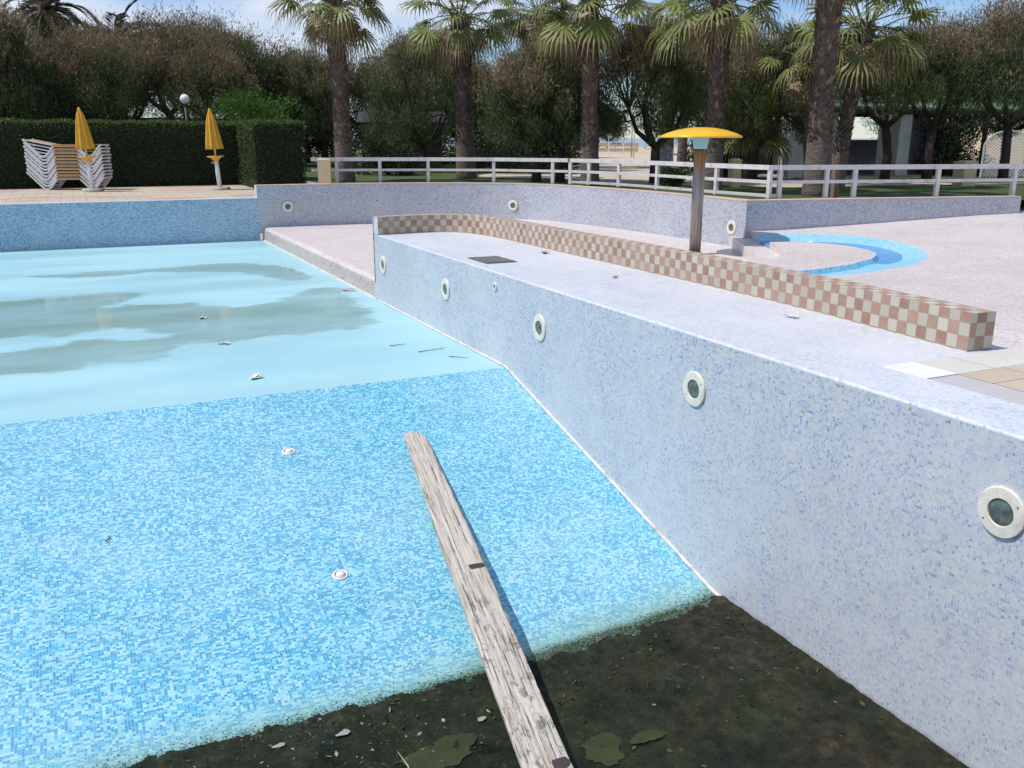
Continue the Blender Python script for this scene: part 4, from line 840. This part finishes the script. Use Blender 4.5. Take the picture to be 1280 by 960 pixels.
# fan palms
def fan_palm(seed,name,label,loc,h,r0,lean=(0,0),nl=38,leaf=1.0,skirt=12,group='fan palms behind the railings',frond_green=((.095,.14,.032),(.27,.31,.085))):
    nl+=6; rg=np.random.default_rng(seed); r=random.Random(seed); root=empty(name,loc); tag(root,label,'palm tree',group)
    # trunk
    mb=MB(); n=26; pts=[]; rad=[]
    for i in range(n+1):
        t=i/n; pts.append((lean[0]*t**1.3,lean[1]*t**1.3,-.1+t*(h+.1))); base=r0*(1.12-.32*min(1,t*2.2)) if t<.45 else r0*(.80+.14*math.sin((t-.45)/.55*2.6)); rad.append(base*(1+.035*math.sin(i*2.4)+r.uniform(-.02,.02)))
    mb.tube(pts,rad,18); mb.build('trunk',M['trunk_palm'],root)
    # old leaf bases, a spiral of blunt scales
    K=int(430*h/4.5); V=[];C=[]
    for i in range(K):
        t=.20+.80*i/K; z=t*h; a=i*2.39996+r.uniform(-.1,.1); j=min(n-1,int(t*n)); rr=rad[j]; cx,cy=lean[0]*t**1.3,lean[1]*t**1.3
        u=np.array([math.cos(a),math.sin(a),0]); s_=np.array([-math.sin(a),math.cos(a),0]); w=r0*.21*r.uniform(.7,1.3); hh=.12*r.uniform(.8,1.4)*(1 if t>.4 else .7); o=.035+.05*max(0,t-.3)+r.uniform(0,.03)
        b=np.array([cx,cy,z])+u*(rr*.93); V.append([b-s_*w,b+s_*w,b+s_*w*.45+u*o*1.2+np.array([0,0,hh]),b-s_*w*.45+u*o*1.2+np.array([0,0,hh])])
        q=r.random(); C.append((.16+.18*q,.12+.14*q,.09+.11*q,1) if r.random()<.25 else (.095+.08*q,.064+.055*q,.05+.045*q,1))
    fastmesh('leaf_base_scales',V,4,M['leaf'],C,root)
    V=[];C=[]; top=np.array([lean[0],lean[1],h]); mb=MB()
    def leaf_fan(az,el,pet,size,dry,droop):
        u=np.array([math.cos(az),math.sin(az),0]); d=u*math.cos(el)+np.array([0,0,math.sin(el)]); p0=top+u*.12+np.array([0,0,r.uniform(-.25,.15)])
        sag=np.array([0,0,-1.0])
        p1=p0+d*pet*.55; p2=p0+d*pet+sag*pet*.10*droop; mb.tube([p0,p1,p2],[.022,.016,.011],5,caps=False)
        ax=unit((p2-p1)[None])[0]; sd=np.cross(ax,[0,0,1]); sd/=max(np.linalg.norm(sd),1e-5); up=np.cross(sd,ax)
        roll=r.uniform(-.5,.5); sd2=sd*math.cos(roll)+up*math.sin(roll); up2=np.cross(sd2,ax)
        N=23; g0,g1=np.array(frond_green[0]),np.array(frond_green[1]); br=r.random()
        for k in range(N):
            b=(k/(N-1)-.5)*math.radians(250); ln=size*(.72+.28*math.cos(b*.8))*r.uniform(.92,1.05)
            dr=ax*math.cos(b)+sd2*math.sin(b); wv=np.cross(up2,dr); fold=up2*.25*(1 if k%2 else -1)*.15
            q0=p2; q1=p2+dr*ln*.45+fold*size; q2=p2+dr*ln*.78+sag*ln*.09*droop+fold*size*.6; q3=p2+dr*ln*.93+sag*ln*(.31*droop+.04); 
            wA=.012; wB=.050*size; wC=.026*size
            t=.25+.75*r.random()*(.6+.4*br); cg=g0+(g1-g0)*t; tan=np.array([.34,.26,.15])*(.7+.5*r.random())
            ca=cg*(1-dry)+tan*dry; cb=ca*.75+tan*.25; cc=tan
            V.append([q0-wv*wA,q0+wv*wA,q1+wv*wB,q1-wv*wB]); C.append([(*ca,1)]*4)
            V.append([q1-wv*wB,q1+wv*wB,q2+wv*wC,q2-wv*wC]); C.append([(*ca,1)]*2+[(*cb,1)]*2)
            V.append([q2-wv*wC,q2+wv*wC,q3+wv*.002,q3-wv*.002]); C.append([(*cb,1)]*2+[(*cc,1)]*2)
    for i in range(nl):
        f=i/nl; el=math.radians(75-108*f**.85+r.uniform(-10,10)); leaf_fan(i*2.39996+r.uniform(-.2,.2),el,leaf*(.95+.35*r.random()),leaf*.80*r.uniform(.85,1.12),0 if f<.72 else .25*r.random(),.5+1.1*f)
    for i in range(skirt): leaf_fan(i*2.4+.5,math.radians(-38-30*r.random()),leaf*.7,leaf*.62,.75+.25*r.random(),1.9)
    fastmesh('fronds',np.array(V),4,M['frond'],np.array(C),root); o=mb.build('leaf_stalks',plain('green_stalk',(.12,.15,.05),.6) if 'stalk' not in M else M['stalk'],root)
    return root
m=NT('palm_trunk_bark'); ob=m.coord(); sp=m.new('ShaderNodeSeparateXYZ'); m.l.new(ob,sp.inputs[0])
n_=m.noise(m.vec('MULTIPLY',ob,(3,3,9)),2.2,7,.7); c=m.ramp(n_,[(.3,(.075,.054,.043)),(.55,(.16,.118,.092)),(.8,(.30,.24,.19))]); low=m.maprange(sp.outputs[2],.4,1.7,1,0)
c=m.mix(m.math('MULTIPLY',low,.75),c,m.ramp(n_,[(.3,(.085,.070,.055)),(.7,(.19,.155,.125))])); m.bump(n_,.04,1); m.fin(c,.9); M['trunk_palm']=m.m
M['stalk']=plain('green_stalk',(.12,.15,.05),.6)
fan_palm(1,'fan_palm','fan palm on the far left of the row, beside the cream box',(7.43,27.35,.22),5.2,.27,lean=(-.12,.0),nl=24)
fan_palm(2,'fan_palm','second fan palm from the left with a dense drooping crown',(11.63,28.02,.22),4.95,.31,lean=(-.18,-.02),nl=27,skirt=14)
fan_palm(3,'fan_palm','third fan palm from the left, middle of the photo',(12.95,22.31,.22),4.85,.25,lean=(-.1,.05),nl=25,leaf=.98)
fan_palm(4,'fan_palm','fan palm directly behind the mushroom shower pole',(14.32,18.67,.22),4.5,.245,lean=(.02,.02),nl=25,leaf=.92)
fan_palm(5,'fan_palm','nearest and thickest fan palm, crown cut off by the top edge',(15.51,16.34,.22),5.7,.285,lean=(-.15,0),nl=28,skirt=6)
fan_palm(6,'fan_palm','fan palm leaning right with low crown before the cabins',(18.6,18.9,.22),4.1,.22,lean=(.45,-.12),nl=34,leaf=.95,skirt=12)
fan_palm(7,'fan_palm','low fan palm half hidden behind the thickest trunk',(19.75,21.1,.22),3.5,.19,lean=(-.35,.15),nl=22,leaf=.78)
fan_palm(8,'fan_palm','farther fan palm showing between third and fourth crowns',(23.3,32.5,.22),6.1,.20,nl=30)
fan_palm(9,'fan_palm','farther fan palm hanging tan fronds left of the third palm',(18.76,36.97,.22),6.5,.22,nl=34,skirt=22,leaf=1.15)
fan_palm(10,'fan_palm','young dark fan palm low beside the thickest trunk',(19.3,23.4,.22),1.7,.14,nl=20,leaf=.75,skirt=4)

def feather_palm(seed,label,loc,h,r0,nl,L_,tint=((.045,.065,.025),(.11,.13,.05)),el0=75,span=95,dryf=.3):
    rg=np.random.default_rng(seed); r=random.Random(seed); root=empty('feather_palm',loc); tag(root,label,'palm tree'); mb=MB(); mb.tube([(0,0,-.1),(0,0,h*.5),(0,0,h)],[r0*1.1,r0,r0*1.15],14); mb.build('trunk',M['trunk_palm'],root)
    V=[];C=[]; ms=MB()
    for i in range(nl):
        f=i/nl; az=i*2.39996; el=math.radians(el0-span*f+r.uniform(-8,8)); u=np.array([math.cos(az),math.sin(az),0]); p=np.array([0,0,h]); d=u*math.cos(el)+np.array([0,0,math.sin(el)]); pts=[p]; K=12
        for k in range(K): d=unit((d+np.array([0,0,-.13-.05*k/K]))[None])[0]; p=p+d*L_/K; pts.append(p)
        ms.tube(pts,[.03*(1-k/(K+2)) for k in range(K+1)],5,caps=False); dry=r.random()<dryf
        for k in range(1,K+1):
            for q in range(5):
                t=(k-1+q/5)/K; a=pts[k-1]+(pts[k]-pts[k-1])*(q/5); dd=unit((pts[k]-pts[k-1])[None])[0]; s_=np.cross(dd,[0,0,1]); s_/=max(np.linalg.norm(s_),1e-4)
                for sg in (-1,1):
                    ld=unit((s_*sg*.8+dd*.75+np.array([0,0,.25+r.uniform(-.2,.2)]))[None])[0]; ln=L_*.22*math.sin(min(1,t+.18)*math.pi*.92)+.06; w=np.cross(ld,[0,0,1])*.011+np.array([0,0,.008])
                    e=a+ld*ln+np.array([0,0,-.12*ln]); V.append([a-w,a+w,a+ld*ln*.5+w,e]); q_=r.random(); c=np.array(tint[0])+(np.array(tint[1])-np.array(tint[0]))*q_; c=np.array([.20,.15,.09])*(.6+.5*q_) if dry else c; C.append((*c,1))
    fastmesh('fronds',np.array(V),4,M['frond'],np.array(C),root); ms.build('leaf_stalks',M['stalk'],root); return root
feather_palm(1,'shaggy feather palm rising above the trees at top left',(-.21,50.5,.2),7.0,.35,46,2.2,tint=((.05,.055,.035),(.12,.115,.075)),dryf=.45,el0=85,span=150)
feather_palm(2,'feather palm with arching dry fronds right of the shaggy one',(2.68,52.5,.2),5.6,.3,26,3.6,tint=((.05,.05,.035),(.11,.10,.07)),dryf=.5,el0=70,span=80)
feather_palm(3,'date palm with arching fronds between third and fourth fan palm',(24.8,35.8,.2),4.7,.3,34,3.2,dryf=.3)

# ------------------------------------------------------------------ ground, beach, sea
bk=[(float(p[0]),float(p[1])) for p in offs([np.array(q) for q in bw],-.27)]
bk2=[(float(p[0]),float(p[1])) for p in offs(bw2,-.27)]
sh=np.array([69.5,119.4]); sd_=np.array([.85,-.53]); a_=sh-sd_*2500; b_=sh+sd_*2500
poly=[(-900,31.9),(6.5,31.9),(6.5,24.75)]+[p for p in bk if p[0]>6.8][:-1]+[(12.25,14.75)]+bk2[1:]+[(60,2.5),(900,2.5),tuple(b_),tuple(a_)]
mb=MB(); poly_sheet(mb,poly,.22); tag(mb.build('lawn',M['grass']),kind='structure')
mb=MB(); mb.face([(-900,31.9,0.0),(6.5,31.9,0),(6.5,31.9,.22),(-900,31.9,.22)]); mb.face([(6.5,31.9,0),(6.5,24.75,0),(6.5,24.75,.22),(6.5,31.9,.22)]); tag(mb.build('kerb',M['concrete']),kind='structure')
nn_=np.array([.53,.85]); q=[sh-sd_*400-nn_*58,sh+sd_*400-nn_*58,sh+sd_*400,sh-sd_*400]
mb=MB(); mb.face([(*p,.235) for p in q]); tag(mb.build('beach_sand',M['sand']),kind='structure')
q=[sh-sd_*4000-nn_*3,sh+sd_*4000-nn_*3,sh+sd_*9000+nn_*12000,sh-sd_*9000+nn_*12000]
mb=MB(); mb.face([(*p,-.1) for p in q]); tag(mb.build('sea',M['sea']),kind='structure')
path=catmull([(13.6,31.0),(16.6,33.2),(19.7,33.8),(22.2,32.2),(20.9,27.5),(19.3,24.4),(18.9,21.5),(20.5,20.5),(26,19),(25.8,18.2),(19.42,19.3),(17.5,19.4),(16.43,21.0),(15.0,21.8),(14.3,23.6),(14.3,26.6),(12.6,28.6)],5,True)
mb=MB(); poly_sheet(mb,[(float(p[0]),float(p[1])) for p in path],.226); tag(mb.build('path',M['path']),kind='structure')
mb=MB(); poly_sheet(mb,[(24.6,24.6),(38,26.5),(38,30),(24.0,29.5)],.226); poly_sheet(mb,[(21,27),(31,40),(48,70),(38,74),(26,50),(18,33)],.2245); tag(mb.build('path',M['path']),kind='structure')

# ------------------------------------------------------------------ things in the park
def cbox(loc,w,h,label,rz,hole=False):
    root=empty('cream_box',loc,rz=rz); tag(root,label,'utility box','cream utility boxes'); mb=MB(); mb.box((0,0,h/2),(w,w,h)); mb.build('body',M['cream_box'],root)
    mb=MB(); mb.box((0,0,h+.02),(w*1.06,w*1.06,.05)); mb.lathe([(w*.53,h+.045),(w*.4,h+.07),(.001,h+.075)],20); mb.build('cap',M['cream_box'],root)
    if hole: mb=MB(); mb.lathe([(.05,0),(.045,.012),(.001,.012)],16,Matrix.Translation((-w/2,0,h*.78))@Matrix.Rotation(R_(-90),4,'Y')); mb.build('round_socket',M['dark_metal'],root)
cbox((6.15,24.70,.322),.33,.57,'cream box standing on the back wall at the left end of the railing',R_(-18),True)
cbox((22.57,18.11,.22),.42,.62,'cream box on the lawn behind the right railing',R_(-10))
cbox((16.35,20.35,.22),.26,.68,'narrow cream box behind the middle railing, partly hidden by a post',R_(-10))
mb=MB(); mb.box((0,0,.33),(.13,.11,.68),taper=.95); o=mb.build('wooden_stump',M['bench']); o.location=(15.23,15.49,.2); tag(o,'short wooden stump post at the right of the thickest palm','post')
# globe lamp
def globe(loc,h,r_,label):
    root=empty('globe_lamp',loc); tag(root,label,'lamp post'); mb=MB(); mb.tube([(0,0,0),(0,0,h-r_*1.1)],.035,10); mb.lathe([(.09,0),(.09,.06),(.04,.1)],14); mb.build('pole',M['dark_metal'],root)
    mb=MB(); mb.lathe([(r_*math.sin(R_(a)),h-r_*math.cos(R_(a))) for a in range(2,180,8)]+[(.001,h+r_)],24); mb.build('globe',M['globe'],root)
    mb=MB(); mb.lathe([(.05,h-r_*1.15),(.06,h-r_*.95),(.03,h-r_*.93)],14); mb.build('collar',M['dark_metal'],root)
globe((3.7,33.2,.2),2.53,.155,'white globe lamp on a dark pole behind the hedge')
# bench table
root=empty('picnic_bench',(15.0,33.2,.22),rz=R_(-20)); tag(root,'long low wooden bench on the lawn left of the third palm','bench')
mb=MB(); mb.box((0,0,.46),(1.8,.34,.06)); mb.build('seat',M['bench'],root)
for x in (-.65,.65): mb=MB(); mb.box((x,0,.215),(.09,.28,.43)); mb.build('leg',M['bench'],root)
# striped posts
for x,y,lab in ((16.85,37.0,'thin dark post with white rings left of the white frame'),(19.7,38.2,'thin dark post with white rings right of the white frame')):
    root=empty('ringed_post',(x,y,.2)); tag(root,lab,'post','ringed posts'); mb=MB(); mb.tube([(0,0,0),(0,0,1.0)],.045,10); mb.build('pole',M['dark_metal'],root)
    for z in (.35,.62,.86): mb=MB(); mb.lathe([(.05,z),(.055,z+.03),(.05,z+.06)],12); mb.build('ring',M['white_metal'],root)
# white climbing frame
root=empty('climbing_frame',(25.6,52.2,.2),rz=R_(-28)); tag(root,'white ladder like frame on a cream block near the beach','frame')
mb=MB(); mb.box((0,0,.3),(1.5,1.2,.62)); mb.build('block',M['cream_box'],root)
mb=MB()
for x in (-.6,0,.55): mb.beam((x,0,.6),(x,0,1.75),.06,.06)
for z in (.9,1.3,1.7): mb.beam((-.6,0,z),(.55,0,z),.05,.05)
mb.build('rungs',M['white_metal'],root)
# beach goal & poles
root=empty('white_goal',(43.5,70.5,.2),rz=R_(-32)); tag(root,'pair of white uprights on the sand seen past the third palm','goal')
for x in (-.65,.65): mb=MB(); mb.beam((x,0,0),(x,0,1.45),.12,.12); mb.build('post',M['white_metal'],root)
mb=MB(); mb.beam((-.65,0,.45),(.65,0,.45),.06,.06); mb.build('lower_bar',M['white_metal'],root)
root=empty('white_pole',(34.6,53.8,.2),rz=R_(-32)); tag(root,'tall thin white pole with a cross arm by the sea view','pole')
mb=MB(); mb.tube([(0,0,0),(0,0,3.0)],.05,8); mb.build('mast',M['white_metal'],root); mb=MB(); mb.beam((-.7,0,2.05),(.1,0,2.05),.06,.06); mb.build('cross_arm',M['white_metal'],root)
mb=MB(); mb.tube([(-.15,0,0),(-.15,0,2.4)],.03,8); mb.build('stay',M['steel'],root)
# beach cabin wall (sand colored boards)
mb=MB(); 
for k in range(3): mb.box((0,0,.35+k*.45),(6.5,.08,.34))
for x in (-3.1,-1,1.1,3.1): mb.box((x,.06,.7),(.1,.1,1.4))
o=mb.build('windbreak',M['sand']); o.location=(45.5,76,-.35); o.rotation_euler=(0,0,R_(-32)); tag(o,'low sand coloured board windbreak at the beach','windbreak')
# information totem
root=empty('information_totem',(16.12,23.32,.2),rz=R_(-32)); tag(root,'small rounded glass totem left of the mushroom pole','sign')
mb=MB(); Hh=.92; ww=.20
pts=[(-ww,0.12),(ww,.12)]+[(ww*math.cos(R_(a)),Hh+ww*math.sin(R_(a))) for a in range(0,181,20)]
n=len(pts); F_=[(x,-.02,z) for x,z in pts]; B_=[(x,.02,z) for x,z in pts]; mb.face(F_); mb.face(B_[::-1])
for k in range(n): k2=(k+1)%n; mb.face([F_[k2],F_[k],B_[k],B_[k2]])
mm=NT('speckled_glass_panel'); ob=mm.coord(); mm.fin(mm.ramp(mm.noise(ob,16,6,.8),[(.4,(.12,.12,.14)),(.6,(.55,.55,.58))]),.2); mb.build('panel',mm.m,root)
mb=MB(); 
for x in (-ww,ww): mb.box((x,0,.5),(.03,.06,1.0))
mb.box((0,0,.05),(.5,.16,.1)); mb.build('stand',M['white_metal'],root)
for x,y,sx,lab in ((15.3,22.0,.42,'white concrete block by the glass totem'),(15.5,20.9,.22,'small white block just left of the mushroom pole')):
    mb=MB(); mb.box((0,0,.17),(sx,.3,.34),taper=.9); o=mb.build('white_block',M['cabin']); o.location=(x,y,.2); o.rotation_euler=(0,0,-.5); tag(o,lab,'block')
# dark hut
root=empty('garden_hut',(13.0,38.2,.2),rz=R_(-22)); tag(root,'dark hut with a shallow grey roof half hidden behind the first palm','hut')
mb=MB(); mb.box((0,0,.95),(3.2,2.2,1.9)); mb.build('wall',M['hut'],root)
mb=MB(); 
for sgn in (-1,1): mb.box((0,sgn*.68,2.12),(3.7,1.5,.06),rx=-sgn*R_(18))
mb.build('roof',M['hut_roof'],root)
mb=MB(); mb.box((-.5,-1.12,.85),(.8,.05,1.7)); mb.build('door',M['bench'],root)
mb=MB(); mb.box((.8,-1.12,1.15),(.8,.04,.6)); mb.build('window',M['cabin_grey'],root)
mb=MB(); mb.box((0,0,1.2),(26,.2,2.4)); o=mb.build('boundary_wall',M['cabin_grey']); o.location=(-2,54,.1); o.rotation_euler=(0,0,R_(-6)); tag(o,'pale wall glimpsed between trunks far behind the hedge','wall')

# bath house
root=empty('bath_house',(21.5,25.6,.2),rz=R_(-1)); tag(root,'white beach cabins under a long low green roof','building')
def bpart(name,c,size,mat,**k): mb=MB(); mb.box(c,size,**k); return mb.build(name,mat,root)
mb=MB(); mb.box((7.2,-.6,2.68),(13.5,2.85,.07),rx=R_(17)); mb.box((7.2,2.08,2.68),(13.5,2.85,.07),rx=R_(-17)); mb.build('roof',M['roof_green'],root)
bpart('fascia',(7.2,-1.9,2.24),(13.5,.08,.2),M['fascia']); bpart('fascia',(7.2,3.3,2.24),(13.5,.08,.2),M['fascia'])
bpart('cabin_wall',(.1,-1.7,1.05),(.8,.5,2.1),M['cabin']); bpart('cabin_wall',(1.72,-1.7,1.1),(.26,.14,2.1),M['cabin']); bpart('cabin_wall',(3.95,-1.75,1.05),(.24,.3,2.1),M['cabin'])
bpart('cabin_wall',(4.82,-1.6,1.05),(.55,.5,2.1),M['cabin']); bpart('cabin_wall',(5.75,-1.5,1.0),(1.1,.1,2.0),M['cabin_grey'])
bpart('cabin_wall',(3.1,2.4,.9),(.7,.1,1.8),M['cabin'])
for x in (7.0,8.8,11.2,13.4): bpart('post',(x,-1.8,1.08),(.12,.12,2.16),M['fascia'])
bpart('back_wall',(11.8,3.1,.9),(3.0,.12,1.8),M['cabin_grey']); bpart('balustrade',(2.8,-1.0,.45),(2.0,.06,.5),M['cabin_grey'])
bpart('back_wall',(3.2,2.9,1.0),(7.0,.1,2.0),M['cabin_grey'])  # dark panel colour stands in for the shaded interior
bpart('back_wall',(8.0,3.6,.62),(9.0,.1,1.25),M['cabin_grey'])  # low dark panel added to dim the bright view through the opening
bpart('floor_slab',(7,.6,.03),(14,5.5,.07),M['concrete'])
# brown dune seen through the opening
# lattice arch panel
root=empty('lattice_panel',(28.9,21.4,.2),rz=R_(-33)); tag(root,'white diagonal lattice panel with arched top at the right edge','lattice')
mb=MB(); w2,hh=.95,1.55
def archh(x): return hh-.45*max(0,(abs(x)/w2))**4
for k in range(-22,44):
    for sg in (-1,1):
        x0=-w2; pts=[]
        c=k*.085
        # line z = c*1.414.. clipped
        seg=[]
        for i in range(25):
            x=-w2+2*w2*i/24; z=(x*sg)+c*1.2
            if .02<z<archh(x): seg.append((x,z))
        if len(seg)>=2: mb.beam((seg[0][0],sg*.006,seg[0][1]),(seg[-1][0],sg*.006,seg[-1][1]),.006,.026)
mb.build('lattice_slats',M['white_metal'],root)
mb=MB(); pr_=[(-w2,0)]+[(-w2+2*w2*i/16,archh(-w2+2*w2*i/16)) for i in range(17)]+[(w2,0)]
for a,b in zip(pr_,pr_[1:]): mb.beam((a[0],0,a[1]),(b[0],0,b[1]),.05,.045)
mb.build('frame',M['white_metal'],root)
mb=MB(); 
P=catmull([(38,36),(44,34),(52,30),(54,36),(48,40),(40,41)],4,True); 
mb.face([(38,30,.2),(52,27,.2),(53,34,2.4),(40,37,2.4)]); tag(mb.build('sand_bank',M['sand']),kind='structure')

# ------------------------------------------------------------------ camera, light, world
F=Vector((0.413551,0.872115,-0.261515)); Rr=Vector((0.903729,-0.428103,0.001466)); U=Vector((0.110677,0.236945,0.965198))
cam=bpy.data.cameras.new('camera'); co=bpy.data.objects.new('camera',cam); COL.objects.link(co)
Mx=Matrix((Rr,U,-F)).transposed().to_4x4(); Mx.translation=Vector((0,0,1.5)); co.matrix_world=Mx
cam.sensor_width=36; cam.lens=1135.4/1280*36; cam.clip_end=20000; cam.clip_start=.05; sc.camera=co
EL=R_(60); AZ=R_(184)   # direction TOWARDS the sun measured from +x, counter-clockwise
AZ=math.pi-R_(16)
sd=Vector((math.cos(AZ)*math.cos(EL),math.sin(AZ)*math.cos(EL),math.sin(EL)))
sl=bpy.data.lights.new('sun','SUN'); sl.energy=4.0; sl.angle=R_(.53); sl.color=(1,.96,.90); so=bpy.data.objects.new('sun',sl); COL.objects.link(so)
so.rotation_euler=sd.to_track_quat('Z','Y').to_euler(); so.location=(-20,0,30)
w=bpy.data.worlds.new('World'); sc.world=w; w.use_nodes=True; nt=w.node_tree; bg=nt.nodes['Background']
sky=nt.nodes.new('ShaderNodeTexSky'); sky.sky_type='NISHITA'; sky.sun_disc=False; sky.sun_elevation=EL; sky.sun_rotation=math.atan2(sd.x,sd.y); sky.air_density=1.0; sky.dust_density=.1; sky.ozone_density=5.0
tc=nt.nodes.new('ShaderNodeTexCoord'); mp=nt.nodes.new('ShaderNodeMapping'); mp.inputs['Scale'].default_value=(1,1,2.6); mp.inputs['Location'].default_value=(3.1,1.7,.9)
nz=nt.nodes.new('ShaderNodeTexNoise'); nz.inputs['Scale'].default_value=2.2; nz.inputs['Detail'].default_value=8; nz.inputs['Roughness'].default_value=.55
rp=nt.nodes.new('ShaderNodeValToRGB'); rp.color_ramp.elements[0].position=.47; rp.color_ramp.elements[1].position=.60
mx=nt.nodes.new('ShaderNodeMix'); mx.data_type='RGBA'; mx.inputs[7].default_value=(6.6,6.8,7.6,1)
mul=nt.nodes.new('ShaderNodeMath'); mul.operation='MULTIPLY'; mul.inputs[1].default_value=.8
nt.links.new(tc.outputs['Generated'],mp.inputs[0]); nt.links.new(mp.outputs[0],nz.inputs['Vector']); nt.links.new(nz.outputs[0],rp.inputs[0]); nt.links.new(rp.outputs[0],mul.inputs[0]); nt.links.new(mul.outputs[0],mx.inputs[0])
tn_=nt.nodes.new('ShaderNodeMix'); tn_.data_type='RGBA'; tn_.blend_type='MULTIPLY'; tn_.inputs[0].default_value=1; tn_.inputs[7].default_value=(.90,.96,1.06,1); nt.links.new(sky.outputs[0],tn_.inputs[6]); nt.links.new(tn_.outputs[2],mx.inputs[6]); nt.links.new(mx.outputs[2],bg.inputs[0]); bg.inputs[1].default_value=.13
sc.view_settings.view_transform='Standard'; sc.view_settings.look='None'; sc.view_settings.gamma=1; sc.view_settings.exposure=-0.03
sc.render.engine='CYCLES'
